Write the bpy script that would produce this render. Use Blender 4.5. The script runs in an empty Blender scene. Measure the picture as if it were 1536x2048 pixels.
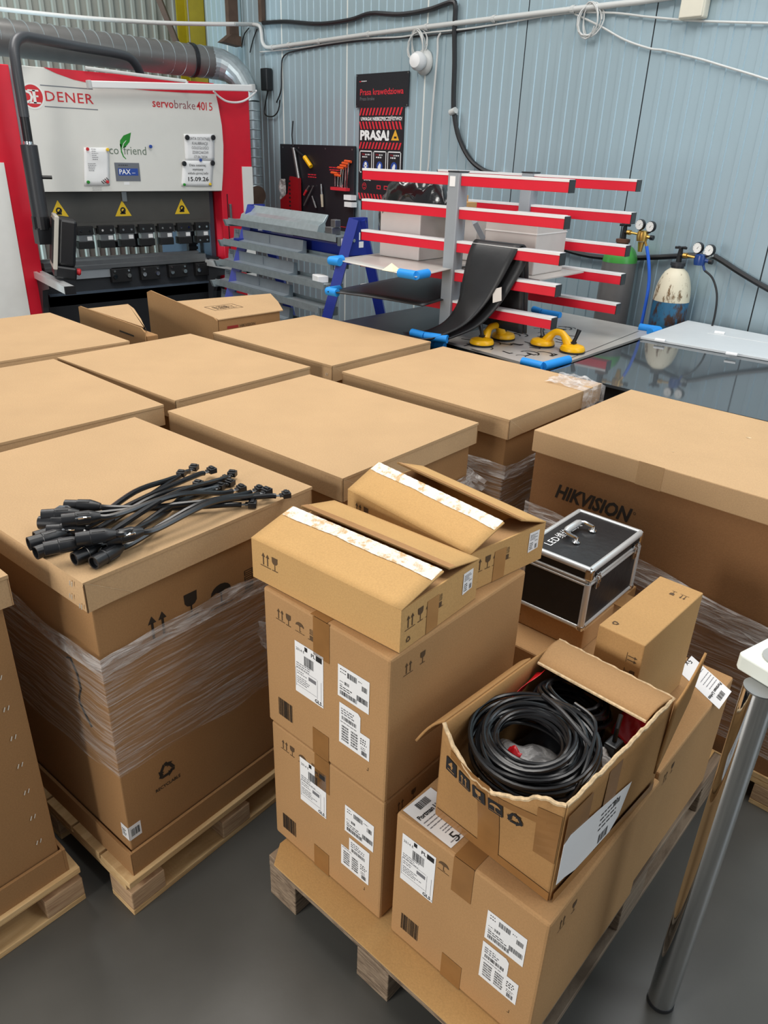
import bpy, bmesh, math, random
from math import radians, sin, cos, pi, tan
from mathutils import Vector, Matrix
random.seed(11)
C = bpy.context.scene
COL = C.collection

# ------------------------------------------------------------------ camera
CAM_H = 1.8; FPX = 1478.087; PITCH = radians(25.9935); ROLL = radians(2.06679)
_r0 = Vector((1, 0, 0)); _f0 = Vector((0, cos(PITCH), -sin(PITCH))); _d0 = Vector((0, -sin(PITCH), -cos(PITCH)))
_r = _r0*cos(ROLL) - _d0*sin(ROLL); _d = _r0*sin(ROLL) + _d0*cos(ROLL)
cam = bpy.data.cameras.new('camera'); camo = bpy.data.objects.new('camera', cam); COL.objects.link(camo)
camo.matrix_world = Matrix(((_r.x, -_d.x, -_f0.x, 0), (_r.y, -_d.y, -_f0.y, 0), (_r.z, -_d.z, -_f0.z, CAM_H), (0, 0, 0, 1)))
cam.sensor_fit = 'VERTICAL'; cam.sensor_height = 36; cam.sensor_width = 27
cam.lens = FPX/2048*36; cam.clip_start = .02; cam.clip_end = 60
C.camera = camo

# room axes: NV into the right wall, MV into the left wall
NV = Vector((cos(radians(42.5)), sin(radians(42.5)), 0)); MV = Vector((-NV.y, NV.x, 0))

# ------------------------------------------------------------------ light and exposure
w = bpy.data.worlds.new('hall_air'); C.world = w; w.use_nodes = True
w.node_tree.nodes['Background'].inputs[0].default_value = (.90, .95, 1.0, 1)
w.node_tree.nodes['Background'].inputs[1].default_value = .30
C.view_settings.view_transform = 'Standard'; C.view_settings.look = 'None'
C.view_settings.exposure = 0.0; C.view_settings.gamma = 1; C.view_settings.use_curve_mapping = False

def area(name, loc, aim, sx, sy, power, col):
    l = bpy.data.lights.new(name, 'AREA'); l.shape = 'RECTANGLE'; l.size = sx; l.size_y = sy
    l.energy = power; l.color = col
    o = bpy.data.objects.new(name, l); COL.objects.link(o); o.location = loc
    d = Vector(aim)-Vector(loc); o.rotation_euler = d.to_track_quat('-Z', 'Y').to_euler()
    return o
WARM = (1.0, .93, .84); COOL = (.78, .90, 1.0)
area('ceiling_lamp_row', (-2.9, 5.0, 5.0), (-2.9, 5.0, 0), 1.2, 3.6, 138, (1, .97, .93))
area('ceiling_lamp_row', (-0.5, 2.6, 4.8), (-0.5, 2.6, 0), 1.0, 3.2, 92, (1, .96, .90))
area('ceiling_lamp_row', (2.7, 0.6, 4.4), (2.4, 1.0, 0), 1.0, 2.6, 52, (1, .98, .95))
area('ceiling_lamp_row', tuple(NV*3.2+MV*1.3+Vector((0, 0, 4.3))), tuple(NV*3.6+MV*1.5), 1.0, 2.4, 46, (.95, .98, 1))  # extra unseen row, added to brighten the right wall
area('front_left_fill', (-3.2, -1.1, 1.75), (0.0, 1.2, .5), 1.4, 1.3, 120, (1, .97, .92))  # unseen fill added low at the left to brighten the stacked carton fronts
area('daylight_door', (4.2, 0.2, 2.2), (1.4, 1.9, .8), 1.6, 2.2, 44, COOL)
area('behind_press_fill', tuple(NV*.4+MV*7.25+Vector((0, 0, 1.2))), tuple(NV*2.2+MV*8.3+Vector((0, 0, 1.2))), .7, 1.6, 130, (.66, .90, 1))  # unseen fill added behind the press to brighten the corrugated wall

# ------------------------------------------------------------------ room frames
WN = 4.45; WM = 8.0                                   # right wall, left wall
def RN(n, m, z): return NV*n + MV*m + Vector((0, 0, z))
R_LEFT = radians(42.5); R_RIGHT = radians(-47.5)
def ray(x, y): return _r*((x-768)/FPX) + _d*((y-1024)/FPX) + _f0
CO = Vector((0, 0, CAM_H))
def at_z(x, y, z):
    d = ray(x, y); return CO + d*((z-CAM_H)/d.z)
def at_m(x, y, m):
    d = ray(x, y); p = CO + d*(m/d.dot(MV)); return p.dot(NV), p.z
def at_n(x, y, n):
    d = ray(x, y); p = CO + d*(n/d.dot(NV)); return p.dot(MV), p.z

# ------------------------------------------------------------------ materials
def lin(c): return tuple(((v/255)/12.92 if v/255 <= .04045 else ((v/255+.055)/1.055)**2.4) for v in c)
MATS = {}
def mat(name, rgb, rough=.6, metal=0., var=.06, scale=12., bump=0., bscale=60., coat=0., spec=.5, emit=0.):
    if name in MATS: return MATS[name]
    m = bpy.data.materials.new(name); m.use_nodes = True; nt = m.node_tree; b = nt.nodes['Principled BSDF']
    c = lin(rgb)
    b.inputs['Roughness'].default_value = rough; b.inputs['Metallic'].default_value = metal
    b.inputs['Specular IOR Level'].default_value = spec
    if coat: b.inputs['Coat Weight'].default_value = coat; b.inputs['Coat Roughness'].default_value = .08
    tc = nt.nodes.new('ShaderNodeTexCoord')
    if var:
        n = nt.nodes.new('ShaderNodeTexNoise'); n.inputs['Scale'].default_value = scale; n.inputs['Detail'].default_value = 5
        nt.links.new(tc.outputs['Object'], n.inputs['Vector'])
        r = nt.nodes.new('ShaderNodeMapRange'); r.inputs[1].default_value = .3; r.inputs[2].default_value = .7
        r.inputs[3].default_value = 1-var; r.inputs[4].default_value = 1+var
        nt.links.new(n.outputs['Fac'], r.inputs[0])
        mx = nt.nodes.new('ShaderNodeVectorMath'); mx.operation = 'SCALE'; mx.inputs[0].default_value = c
        nt.links.new(r.outputs[0], mx.inputs['Scale']); nt.links.new(mx.outputs[0], b.inputs['Base Color'])
    else: b.inputs['Base Color'].default_value = (*c, 1)
    if bump:
        n2 = nt.nodes.new('ShaderNodeTexNoise'); n2.inputs['Scale'].default_value = bscale; n2.inputs['Detail'].default_value = 4
        nt.links.new(tc.outputs['Object'], n2.inputs['Vector'])
        bp = nt.nodes.new('ShaderNodeBump'); bp.inputs['Strength'].default_value = bump; bp.inputs['Distance'].default_value = .01
        nt.links.new(n2.outputs['Fac'], bp.inputs['Height']); nt.links.new(bp.outputs[0], b.inputs['Normal'])
    if emit: b.inputs['Emission Color'].default_value = (*c, 1); b.inputs['Emission Strength'].default_value = emit
    MATS[name] = m; return m
def kraft(name, rgb, speck=.05):
    """corrugated kraft board: fibre speckle, soft blotches and faint flute lines"""
    m = mat(name, rgb, rough=.82, var=speck, scale=4, bump=.06, bscale=220, spec=.25)
    nt = m.node_tree; sc = [n for n in nt.nodes if n.type == 'VECT_MATH'][0]
    tc = [n for n in nt.nodes if n.type == 'TEX_COORD'][0]
    n = nt.nodes.new('ShaderNodeTexNoise'); n.inputs['Scale'].default_value = 260; n.inputs['Detail'].default_value = 3
    nt.links.new(tc.outputs['Object'], n.inputs['Vector'])
    r = nt.nodes.new('ShaderNodeMapRange'); r.inputs[1].default_value = .3; r.inputs[2].default_value = .7
    r.inputs[3].default_value = .93; r.inputs[4].default_value = 1.06; nt.links.new(n.outputs['Fac'], r.inputs[0])
    v = nt.nodes.new('ShaderNodeVectorMath'); v.operation = 'SCALE'
    nt.links.new(sc.outputs[0], v.inputs[0]); nt.links.new(r.outputs[0], v.inputs['Scale'])
    nt.links.new(v.outputs[0], nt.nodes['Principled BSDF'].inputs['Base Color'])
    return m
def wood(name, rgb, dark):
    m = mat(name, rgb, rough=.75, var=0, bump=.15, bscale=90)
    nt = m.node_tree; tc = [n for n in nt.nodes if n.type == 'TEX_COORD'][0]
    mp = nt.nodes.new('ShaderNodeMapping'); mp.inputs['Scale'].default_value = (6, 1.2, 40)
    n = nt.nodes.new('ShaderNodeTexNoise'); n.inputs['Scale'].default_value = 3; n.inputs['Detail'].default_value = 6; n.inputs['Distortion'].default_value = 1.5
    nt.links.new(tc.outputs['Object'], mp.inputs[0]); nt.links.new(mp.outputs[0], n.inputs['Vector'])
    r = nt.nodes.new('ShaderNodeValToRGB'); r.color_ramp.elements[0].position = .3; r.color_ramp.elements[1].position = .62
    r.color_ramp.elements[0].color = (*lin(dark), 1); r.color_ramp.elements[1].color = (*lin(rgb), 1)
    nt.links.new(n.outputs['Fac'], r.inputs[0]); nt.links.new(r.outputs[0], nt.nodes['Principled BSDF'].inputs['Base Color'])
    return m
def film(name, lo, hi, sx=(3, 3, 60), tint=(.85, .82, .8)):
    """clear stretch film: see-through with streaky glossy wrinkles"""
    m = bpy.data.materials.new(name); m.use_nodes = True; nt = m.node_tree; nt.nodes.clear()
    out = nt.nodes.new('ShaderNodeOutputMaterial'); mix = nt.nodes.new('ShaderNodeMixShader')
    tr = nt.nodes.new('ShaderNodeBsdfTransparent'); pb = nt.nodes.new('ShaderNodeBsdfPrincipled')
    pb.inputs['Base Color'].default_value = (*tint, 1); pb.inputs['Roughness'].default_value = .18
    pb.inputs['Specular IOR Level'].default_value = .9
    tc = nt.nodes.new('ShaderNodeTexCoord'); mp = nt.nodes.new('ShaderNodeMapping'); mp.inputs['Scale'].default_value = sx
    mp.inputs['Rotation'].default_value = (.12, .1, 0)
    n = nt.nodes.new('ShaderNodeTexNoise'); n.inputs['Scale'].default_value = 2.2; n.inputs['Detail'].default_value = 7; n.inputs['Distortion'].default_value = .6
    r = nt.nodes.new('ShaderNodeMapRange'); r.inputs[1].default_value = .42; r.inputs[2].default_value = .78
    r.inputs[3].default_value = lo; r.inputs[4].default_value = hi
    bp = nt.nodes.new('ShaderNodeBump'); bp.inputs['Strength'].default_value = .7; bp.inputs['Distance'].default_value = .02
    L = nt.links.new
    L(tc.outputs['Object'], mp.inputs[0]); L(mp.outputs[0], n.inputs['Vector']); L(n.outputs['Fac'], r.inputs[0])
    L(n.outputs['Fac'], bp.inputs['Height']); L(bp.outputs[0], pb.inputs['Normal'])
    L(r.outputs[0], mix.inputs[0]); L(tr.outputs[0], mix.inputs[1]); L(pb.outputs[0], mix.inputs[2]); L(mix.outputs[0], out.inputs[0])
    MATS[name] = m; return m

K_BIG = kraft('kraft_board_pale', (192, 158, 118)); K_BODY = kraft('kraft_board_mid', (164, 124, 82))
K_S = kraft('kraft_board_brown', (178, 138, 94)); K_FLAT = kraft('kraft_board_golden', (198, 157, 102), .06)
K_SMALL = kraft('kraft_board_tan', (184, 144, 94), .06); K_OLD = kraft('kraft_board_worn', (168, 127, 80), .09)
K_SHADED = kraft('kraft_board_shaded', (142, 102, 66)); K_IN = kraft('kraft_board_inside', (170, 132, 90)); K_EDGE = mat('torn_board', (205, 178, 140), .9, var=.25, scale=120)
K_TAPE = mat('brown_tape', (146, 104, 60), .22, var=.08, scale=20, spec=.55); K_TAPE2 = mat('brown_tape_light', (172, 128, 80), .25, var=.08, scale=20)
WHITE_TEAR = mat('torn_white_tape', (236, 226, 212), .55, var=0, scale=70, bump=.4, bscale=120)
INK = mat('printing_ink', (40, 32, 24), .7, var=.1); INK2 = mat('faded_ink', (88, 66, 42), .8, var=.15); STAPLE = mat('staple_wire', (226, 220, 206), .35, metal=.25, var=0); BLACKINK = mat('label_ink', (32, 32, 34), .6, var=0)
GREYINK = mat('label_grey_ink', (120, 120, 124), .6, var=0); PAPER = mat('label_paper', (242, 242, 242), .5, var=.02)
INK_RED = mat('red_ink', (205, 40, 48), .5, var=0); INK_BLUE = mat('blue_ink', (40, 75, 160), .5, var=0)
WOOD_NEW = wood('pine_board', (226, 192, 140), (196, 156, 104)); WOOD_CHIP = wood('pressed_chip_block', (192, 158, 122), (140, 104, 76)); WOOD_OLD = wood('weathered_board', (150, 130, 108), (96, 78, 62))
FILM = film('stretch_film', .04, .55); FILM_T = film('stretch_film_bunched', .22, .95, (6, 6, 40)); BAG_CLEAR = film('clear_plastic_bag', .2, .75, (14, 14, 14))
FLOOR = mat('sealed_concrete', (82, 81, 77), .36, var=.20, scale=2.2, bump=.04, bscale=30)
WALL_R = mat('painted_steel_panel', (166, 187, 196), .32, metal=.3, var=.03, scale=1.5)
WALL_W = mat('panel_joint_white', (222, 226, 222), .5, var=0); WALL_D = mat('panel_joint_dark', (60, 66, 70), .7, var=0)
WALL_L = mat('trapezoid_sheet', (150, 154, 146), .45, metal=.15, var=.05, scale=2)
YELLOW = mat('yellow_paint', (158, 142, 22), .5, var=.08); BROWN = mat('rusty_brown', (84, 66, 54), .7, var=.2)
RED = mat('red_powder_coat', (218, 26, 50), .38, var=.03); WHITE = mat('white_powder_coat', (234, 234, 230), .4, var=.02)
GREYP = mat('grey_paint', (150, 156, 162), .42, var=.03); DARK = mat('dark_machine_paint', (46, 48, 52), .45, var=.08)
STEEL = mat('machined_steel', (150, 150, 150), .32, metal=.85, var=.06); GALV = mat('galvanised_steel', (160, 172, 176), .34, metal=.5, var=.10, scale=25)
DUCTM = mat('spiral_duct_steel', (118, 118, 116), .36, metal=.45, var=.06); CHROME = mat('chrome', (222, 222, 222), .06, metal=1, var=0)
ALU = mat('aluminium', (220, 222, 222), .28, metal=.45, var=.03); BLACKP = mat('black_plastic', (26, 27, 30), .38, var=.1); BLACKM = mat('black_matt', (18, 18, 20), .6, var=.1)
RUBBER = mat('black_rubber', (34, 35, 37), .42, var=.15, scale=8, bump=.1, bscale=20); CABLE = mat('black_cable', (22, 22, 24), .24, var=0)
SLATE = mat('slate_blue_paint', (66, 78, 92), .5, var=.04); BLUEP = mat('royal_blue_paint', (28, 46, 140), .4, var=.05)
FOAM = mat('blue_foam', (26, 142, 226), .6, var=.04); YPLA = mat('yellow_plastic', (246, 186, 12), .35, var=.03)
SHEETM = mat('mill_scale_sheet', (186, 182, 176), .32, metal=.15, var=.10, scale=5); SHEETD = mat('dark_sheet', (44, 44, 46), .38, metal=.3, var=.12, scale=4)
GLOSS = mat('glossy_dark_sheet', (84, 90, 94), .05, metal=.3, var=.02, spec=.8); LIDM = mat('light_grey_lid', (204, 208, 210), .4, var=.02)
CARTONW = mat('white_carton', (228, 226, 222), .55, var=.03); CARTONG = mat('grey_white_carton', (196, 190, 184), .6, var=.04)
BINBAG = mat('bin_bag_film', (30, 31, 33), .2, var=.05, bump=.35, bscale=14, coat=.5); PVC = mat('grey_pvc', (196, 198, 196), .45, var=.02)
BRASS = mat('brass', (200, 160, 84), .3, metal=.85, var=.08); GAUGE = mat('gauge_face', (236, 236, 232), .4, var=0)
LEAFG = mat('leaf_green', (34, 140, 40), .5, var=.05); SIGNK = mat('sign_black', (28, 28, 34), .42, var=.03); SIGNR = mat('sign_red', (218, 44, 58), .5, var=0)
SIGNY = mat('sign_yellow', (240, 200, 40), .5, var=0); BADGE = mat('badge_grey', (112, 116, 124), .4, var=.02); ORANGE = mat('orange_plastic', (232, 92, 40), .4, var=0)
CASEK = mat('case_black_panel', (30, 30, 32), .42, var=.12, scale=9, bump=.12, bscale=40)
TABLEW = mat('white_laminate', (228, 232, 222), .4, var=.05, scale=9)
BLUEHOSE = mat('blue_hose', (40, 100, 214), .4, var=0); TUBELAMP = mat('lamp_housing', (232, 232, 232), .35, var=0)
# ------------------------------------------------------------------ mesh helpers
I4 = Matrix.Identity(4)
class MB:
    def __init__(s): s.v = []; s.f = []; s.m = []
    def add(s, vs, fs, M=I4, m=0):
        k = len(s.v); s.v += [M @ Vector(p) for p in vs]; s.f += [tuple(i+k for i in f) for f in fs]; s.m += [m]*len(fs); return s
    def box(s, x0, x1, y0, y1, z0, z1, M=I4, m=0):
        v = [(x, y, z) for z in (z0, z1) for y in (y0, y1) for x in (x0, x1)]
        return s.add(v, [(0, 2, 3, 1), (4, 5, 7, 6), (0, 1, 5, 4), (2, 6, 7, 3), (0, 4, 6, 2), (1, 3, 7, 5)], M, m)
    def prism(s, poly, n0, n1, M=I4, m=0):
        """polygon in the (u,v) plane of M, thickened along its normal"""
        k = len(poly); v = [(x, y, n0) for x, y in poly] + [(x, y, n1) for x, y in poly]
        f = [tuple(reversed(range(k))), tuple(range(k, 2*k))] + [(i, (i+1) % k, (i+1) % k+k, i+k) for i in range(k)]
        return s.add(v, f, M, m)
    def poly(s, poly, M=I4, m=0, n=0): return s.add([(x, y, n) for x, y in poly], [tuple(range(len(poly)))], M, m)
    def rect(s, x0, y0, x1, y1, M=I4, m=0): return s.poly([(x0, y0), (x1, y0), (x1, y1), (x0, y1)], M, m)
    def ring(s, cx, cy, r0, r1, M=I4, m=0, seg=24):
        v = []; f = []
        for i in range(seg):
            a = 2*pi*i/seg; v += [(cx+r0*cos(a), cy+r0*sin(a), 0), (cx+r1*cos(a), cy+r1*sin(a), 0)]
        for i in range(seg): a, b = 2*i, 2*((i+1) % seg); f.append((a, a+1, b+1, b))
        return s.add(v, f, M, m)
    def disc(s, cx, cy, r, M=I4, m=0, seg=24): return s.poly([(cx+r*cos(2*pi*i/seg), cy+r*sin(2*pi*i/seg)) for i in range(seg)], M, m)
    def tube(s, pts, r, seg=8, closed=False, M=I4, m=0, cap=True):
        pts = [Vector(p) for p in pts]; n = len(pts); rs = r if isinstance(r, (list, tuple)) else [r]*n
        vs = []; fs = []; up = None
        for i in range(n):
            a = pts[(i-1) % n] if (closed or i > 0) else pts[i]; b = pts[(i+1) % n] if (closed or i < n-1) else pts[i]
            t = (b-a).normalized()
            if up is None:
                up = Vector((0, 0, 1)) if abs(t.z) < .9 else Vector((1, 0, 0))
            x = (up - t*up.dot(t)).normalized(); y = t.cross(x); up = x
            for j in range(seg):
                q = 2*pi*j/seg; vs.append(pts[i] + (x*cos(q)+y*sin(q))*rs[i])
        for i in range(n if closed else n-1):
            for j in range(seg):
                a = i*seg+j; b = i*seg+(j+1) % seg; c = ((i+1) % n)*seg+(j+1) % seg; d = ((i+1) % n)*seg+j
                fs.append((a, b, c, d))
        if cap and not closed: fs += [tuple(reversed(range(seg))), tuple(range((n-1)*seg, n*seg))]
        return s.add(vs, fs, M, m)
    def lathe(s, prof, seg=24, M=I4, m=0):
        vs = []; fs = []; k = len(prof)
        for i in range(seg):
            a = 2*pi*i/seg
            for r, z in prof: vs.append((r*cos(a), r*sin(a), z))
        for i in range(seg):
            for j in range(k-1):
                a = i*k+j; b = ((i+1) % seg)*k+j; fs.append((a, b, b+1, a+1))
        fs += [tuple(i*k for i in reversed(range(seg))), tuple(i*k+k-1 for i in range(seg))]
        return s.add(vs, fs, M, m)
    def grid(s, fn, nu, nv, M=I4, m=0, closed=False):
        vs = [fn(i/(nu if closed else nu-1) if nu > 1 else 0, j/(nv-1)) for i in range(nu) for j in range(nv)]
        fs = [(i*nv+j, ((i+1) % nu)*nv+j, ((i+1) % nu)*nv+j+1, i*nv+j+1) for i in range(nu if closed else nu-1) for j in range(nv-1)]
        return s.add(vs, fs, M, m)
    def text(s, body, size, x, y, M=I4, m=0, bold=0, shear=0, align='L', width=None, spacing=1.):
        v, f, w = text2d(body, bold, shear, spacing)
        if not v: return s
        k = size; kx = k if width is None else width/w
        ox = x if align == 'L' else (x-kx*w/2 if align == 'C' else x-kx*w)
        return s.add([(ox+a*kx, y+b*k, 0) for a, b in v], f, M, m)
    def build(s, name, mats, parent=None, smooth=False, bevel=0, loc=None, rz=0, solid=0, angle=40, sub=0):
        me = bpy.data.meshes.new(name); me.from_pydata([tuple(p) for p in s.v], [], s.f)
        for q in (mats if isinstance(mats, (list, tuple)) else [mats]): me.materials.append(q)
        me.polygons.foreach_set('material_index', s.m); me.update()
        if smooth:
            me.polygons.foreach_set('use_smooth', [True]*len(me.polygons))
            try: me.set_sharp_from_angle(angle=radians(angle))
            except Exception: pass
        o = bpy.data.objects.new(name, me); COL.objects.link(o)
        if parent: o.parent = parent
        if loc is not None: o.location = loc
        if rz: o.rotation_euler.z = rz
        if solid:
            d = o.modifiers.new('thickness', 'SOLIDIFY'); d.thickness = solid; d.offset = 0
        if bevel:
            b = o.modifiers.new('soft_edges', 'BEVEL'); b.width = bevel; b.segments = 2; b.limit_method = 'ANGLE'
        if sub:
            b = o.modifiers.new('smooth', 'SUBSURF'); b.levels = sub; b.render_levels = sub
        return o
_T = {}
def text2d(body, bold=0, shear=0, spacing=1.):
    key = (body, bold, shear, spacing)
    if key in _T: return _T[key]
    cu = bpy.data.curves.new('lettering', 'FONT'); cu.body = body; cu.size = 1; cu.offset = bold; cu.shear = shear; cu.resolution_u = 2
    cu.space_character = spacing
    o = bpy.data.objects.new('lettering', cu); COL.objects.link(o)
    dg = bpy.context.evaluated_depsgraph_get(); dg.update()
    me = bpy.data.meshes.new_from_object(o.evaluated_get(dg))
    v = [(p.co.x, p.co.y) for p in me.vertices]; f = [tuple(p.vertices) for p in me.polygons]
    bpy.data.objects.remove(o); bpy.data.curves.remove(cu); bpy.data.meshes.remove(me)
    x0 = min([p[0] for p in v], default=0); x1 = max([p[0] for p in v], default=1)
    _T[key] = ([(a-x0, b) for a, b in v], f, x1-x0); return _T[key]
def smooth(pts, k=6, closed=False):
    P = [Vector(p) for p in pts]; n = len(P); out = []
    for i in range(n if closed else n-1):
        g = lambda j: P[j % n] if closed else P[max(0, min(n-1, j))]
        a, b, c, d = g(i-1), g(i), g(i+1), g(i+2)
        for q in range(k):
            t = q/k
            out.append(.5*((2*b)+(c-a)*t+(2*a-5*b+4*c-d)*t*t+(3*b-a-3*c+d)*t**3))
    if not closed: out.append(P[-1])
    return out
def tag(o, label=None, cat=None, group=None, kind=None):
    if label: o['label'] = label
    if cat: o['category'] = cat
    if group: o['group'] = group
    if kind: o['kind'] = kind
    return o
def thing(name, label, cat, loc=(0, 0, 0), rz=0., group=None):
    o = bpy.data.objects.new(name, None); COL.objects.link(o); o.empty_display_size = .1
    o.location = loc; o.rotation_euler = (0, 0, rz); return tag(o, label, cat, group)
def dup(root, loc=None, rz=None, label=None, group=None):
    r = root.copy(); COL.objects.link(r)
    if loc is not None: r.location = loc
    if rz is not None: r.rotation_euler.z = rz
    if label: r['label'] = label
    if group: r['group'] = group
    for ch in list(root.children):
        c = ch.copy(); COL.objects.link(c); c.parent = r
        for g in list(ch.children):
            d = g.copy(); COL.objects.link(d); d.parent = c
    return r
# face frames of a box w (x) by d (y) whose root sits at its base centre at height zb;
# u runs from the near (front right) corner, v is the height above the floor
EPS = .0008
def MF(w, d, zb, e=EPS): return Matrix(((1, 0, 0, w/2), (0, 0, -1, -d/2-e), (0, 1, 0, -zb), (0, 0, 0, 1)))
def MR(w, d, zb, e=EPS): return Matrix(((0, 0, 1, w/2+e), (1, 0, 0, -d/2), (0, 1, 0, -zb), (0, 0, 0, 1)))
def MT(z, e=EPS): return Matrix.Translation((0, 0, z+e))
def at2(M, x, y, a=0., s=1.): return M @ Matrix.Translation((x, y, 0)) @ Matrix.Rotation(a, 4, 'Z') @ Matrix.Scale(s, 4)
def corner_root(F, yaw, w, d, z):
    y = radians(yaw); c = Vector((F[0], F[1], 0)) - Vector((sin(y), -cos(y), 0))*w/2 + Vector((cos(y), sin(y), 0))*d/2
    c.z = z; return c, y-pi/2
# handling symbols, each about one unit high
def ic_up(b, M, m=0):
    for dx in (-.2, .2):
        b.rect(dx-.045, .12, dx+.045, .75, M, m); b.poly([(dx-.16, .72), (dx+.16, .72), (dx, 1.0)], M, m)
    b.rect(-.5, 0, .5, .05, M, m)
def ic_glass(b, M, m=0):
    b.poly([(-.27, 1), (-.25, .64), (-.16, .52), (0, .47), (.16, .52), (.25, .64), (.27, 1)], M, m)
    b.rect(-.03, .08, .03, .5, M, m); b.rect(-.26, 0, .26, .06, M, m)
def ic_umb(b, M, m=0):
    b.poly([(-.45, .55)] + [(.45*cos(pi-a*pi/8), .55+.36*sin(a*pi/8)) for a in range(1, 8)] + [(.45, .55), (.22, .62), (0, .55), (-.22, .62)], M, m)
    b.rect(-.03, .15, .03, .6, M, m); b.rect(-.03, .12, .14, .17, M, m); b.rect(-.5, 0, .5, .04, M, m)
def ic_stack(b, M, m=0):
    b.rect(-.2, .05, .2, .4, M, m)
    for y in (.5, .75):
        for r in ((-.2, y, .2, y+.03), (-.2, y+.17, .2, y+.2), (-.2, y, -.17, y+.2), (.17, y, .2, y+.2), (-.2, y+.08, .2, y+.11)): b.rect(*r, M, m)
    b.rect(-.4, 0, .4, .04, M, m)
def ic_rec(b, M, m=0):
    for k in range(3):
        Q = M @ Matrix.Translation((0, .5, 0)) @ Matrix.Rotation(k*2*pi/3, 4, 'Z')
        b.poly([(-.30, -.36), (.08, -.36), (.08, -.46), (.3, -.27), (.08, -.1), (.08, -.2), (-.22, -.2)], Q, m)
        b.poly([(-.44, -.22), (-.31, -.33), (-.18, -.12), (-.3, -.02)], Q, m)
def mk(parent, fn, M, mt=None): b = MB(); fn(b, M); return b.build('handling_mark', mt or INK2, parent)
def barcode(b, x0, y0, x1, y1, M, m=0, n=22):
    p = x0; u = (x1-x0)/n/1.6
    while p < x1-u:
        q = u*random.choice((.6, .9, 1.3)); b.rect(p, y0, min(p+q, x1), y1, M, m); p += q+u*random.choice((.5, .7, 1.1))
def lines(b, x0, y0, w, n, dy, h, M, m=0):
    for i in range(n):
        x = x0; e = x0+w*random.uniform(.55, 1)
        while x < e:
            q = min(w*random.uniform(.08, .2), e-x); b.rect(x, y0-i*dy, x+q, y0-i*dy+h, M, m); x += q+h*.8
def ship_label(parent, M, x, y):
    """courier label, .09 by .14, lower left corner at x, y"""
    Q = at2(M, x, y); b = MB(); b.prism([(0, 0), (.091, 0), (.091, .14), (0, .14)], 0, .0003, Q); l = b.build('shipping_label', PAPER, parent)
    tag(l, 'white courier label')
    Q = Q @ Matrix.Translation((0, 0, .0006)); b = MB()
    b.text('2014 E', .010, .004, .118, Q); b.rect(.032, .126, .041, .137, Q); b.text('PL', .014, .053, .121, Q, bold=.02)
    b.rect(.068, .119, .087, .133, Q)
    barcode(b, .030, .086, .062, .112, Q, 0, 16)
    lines(b, .004, .082, .05, 3, .006, .0022, Q, 1); b.rect(.002, .068, .07, .0688, Q, 1); b.rect(.002, .02, .07, .0208, Q, 1)
    b.rect(.072, .016, .0728, .068, Q, 1); b.rect(.084, .016, .0848, .068, Q, 1); b.rect(.002, .016, .0028, .068, Q, 1)
    lines(b, .006, .060, .035, 2, .006, .0022, Q, 1); b.rect(.044, .052, .068, .062, Q, 1); lines(b, .006, .044, .055, 4, .0055, .002, Q, 1)
    b.text('GLS', .013, .064, .004, Q, bold=.03); b.disc(.0885, .0052, .0012, Q)
    b.build('label_print', [BLACKINK, GREYINK], l)
def data_label(parent, M, x, y):
    Q = at2(M, x, y); b = MB(); b.prism([(0, 0), (.091, 0), (.091, .083), (0, .083)], 0, .0003, Q); l = b.build('goods_label', PAPER, parent)
    Q = Q @ Matrix.Translation((0, 0, .0006)); b = MB()
    lines(b, .007, .073, .02, 2, .008, .0025, Q); barcode(b, .028, .060, .056, .074, Q, 0, 18); lines(b, .060, .068, .016, 1, .01, .0025, Q)
    barcode(b, .070, .050, .086, .063, Q, 0, 10); barcode(b, .020, .038, .034, .046, Q, 0, 8); lines(b, .006, .041, .012, 2, .008, .002, Q)
    lines(b, .006, .028, .05, 2, .006, .0022, Q); barcode(b, .007, .007, .058, .018, Q, 0, 26); barcode(b, .056, .018, .088, .032, Q, 0, 24)
    b.build('label_print', BLACKINK, l)
def step_label(parent, M, x, y, shape):
    Q = at2(M, x, y); b = MB(); b.prism(shape, 0, .0003, Q); l = b.build('battery_label', PAPER, parent)
    x0 = min(p[0] for p in shape if p[1] > .08); Q = Q @ Matrix.Translation((0, 0, .0006)); b = MB()
    lines(b, x0+.006, .096, .045, 3, .0065, .003, Q, 1); barcode(b, x0+.008, .068, x0+.054, .078, Q, 0, 20); lines(b, .004, .060, .05, 1, .005, .002, Q, 1)
    for c in (.008, .036):
        for r in range(6): barcode(b, c, .010+r*.0075, c+.021, .0148+r*.0075, Q, 0, 14)
    lines(b, .064, .048, .024, 3, .0065, .003, Q); lines(b, .066, .026, .018, 2, .005, .002, Q); barcode(b, .068, .006, .084, .018, Q, 0, 12)
    b.build('label_print', [BLACKINK, GREYINK], l)
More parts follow.
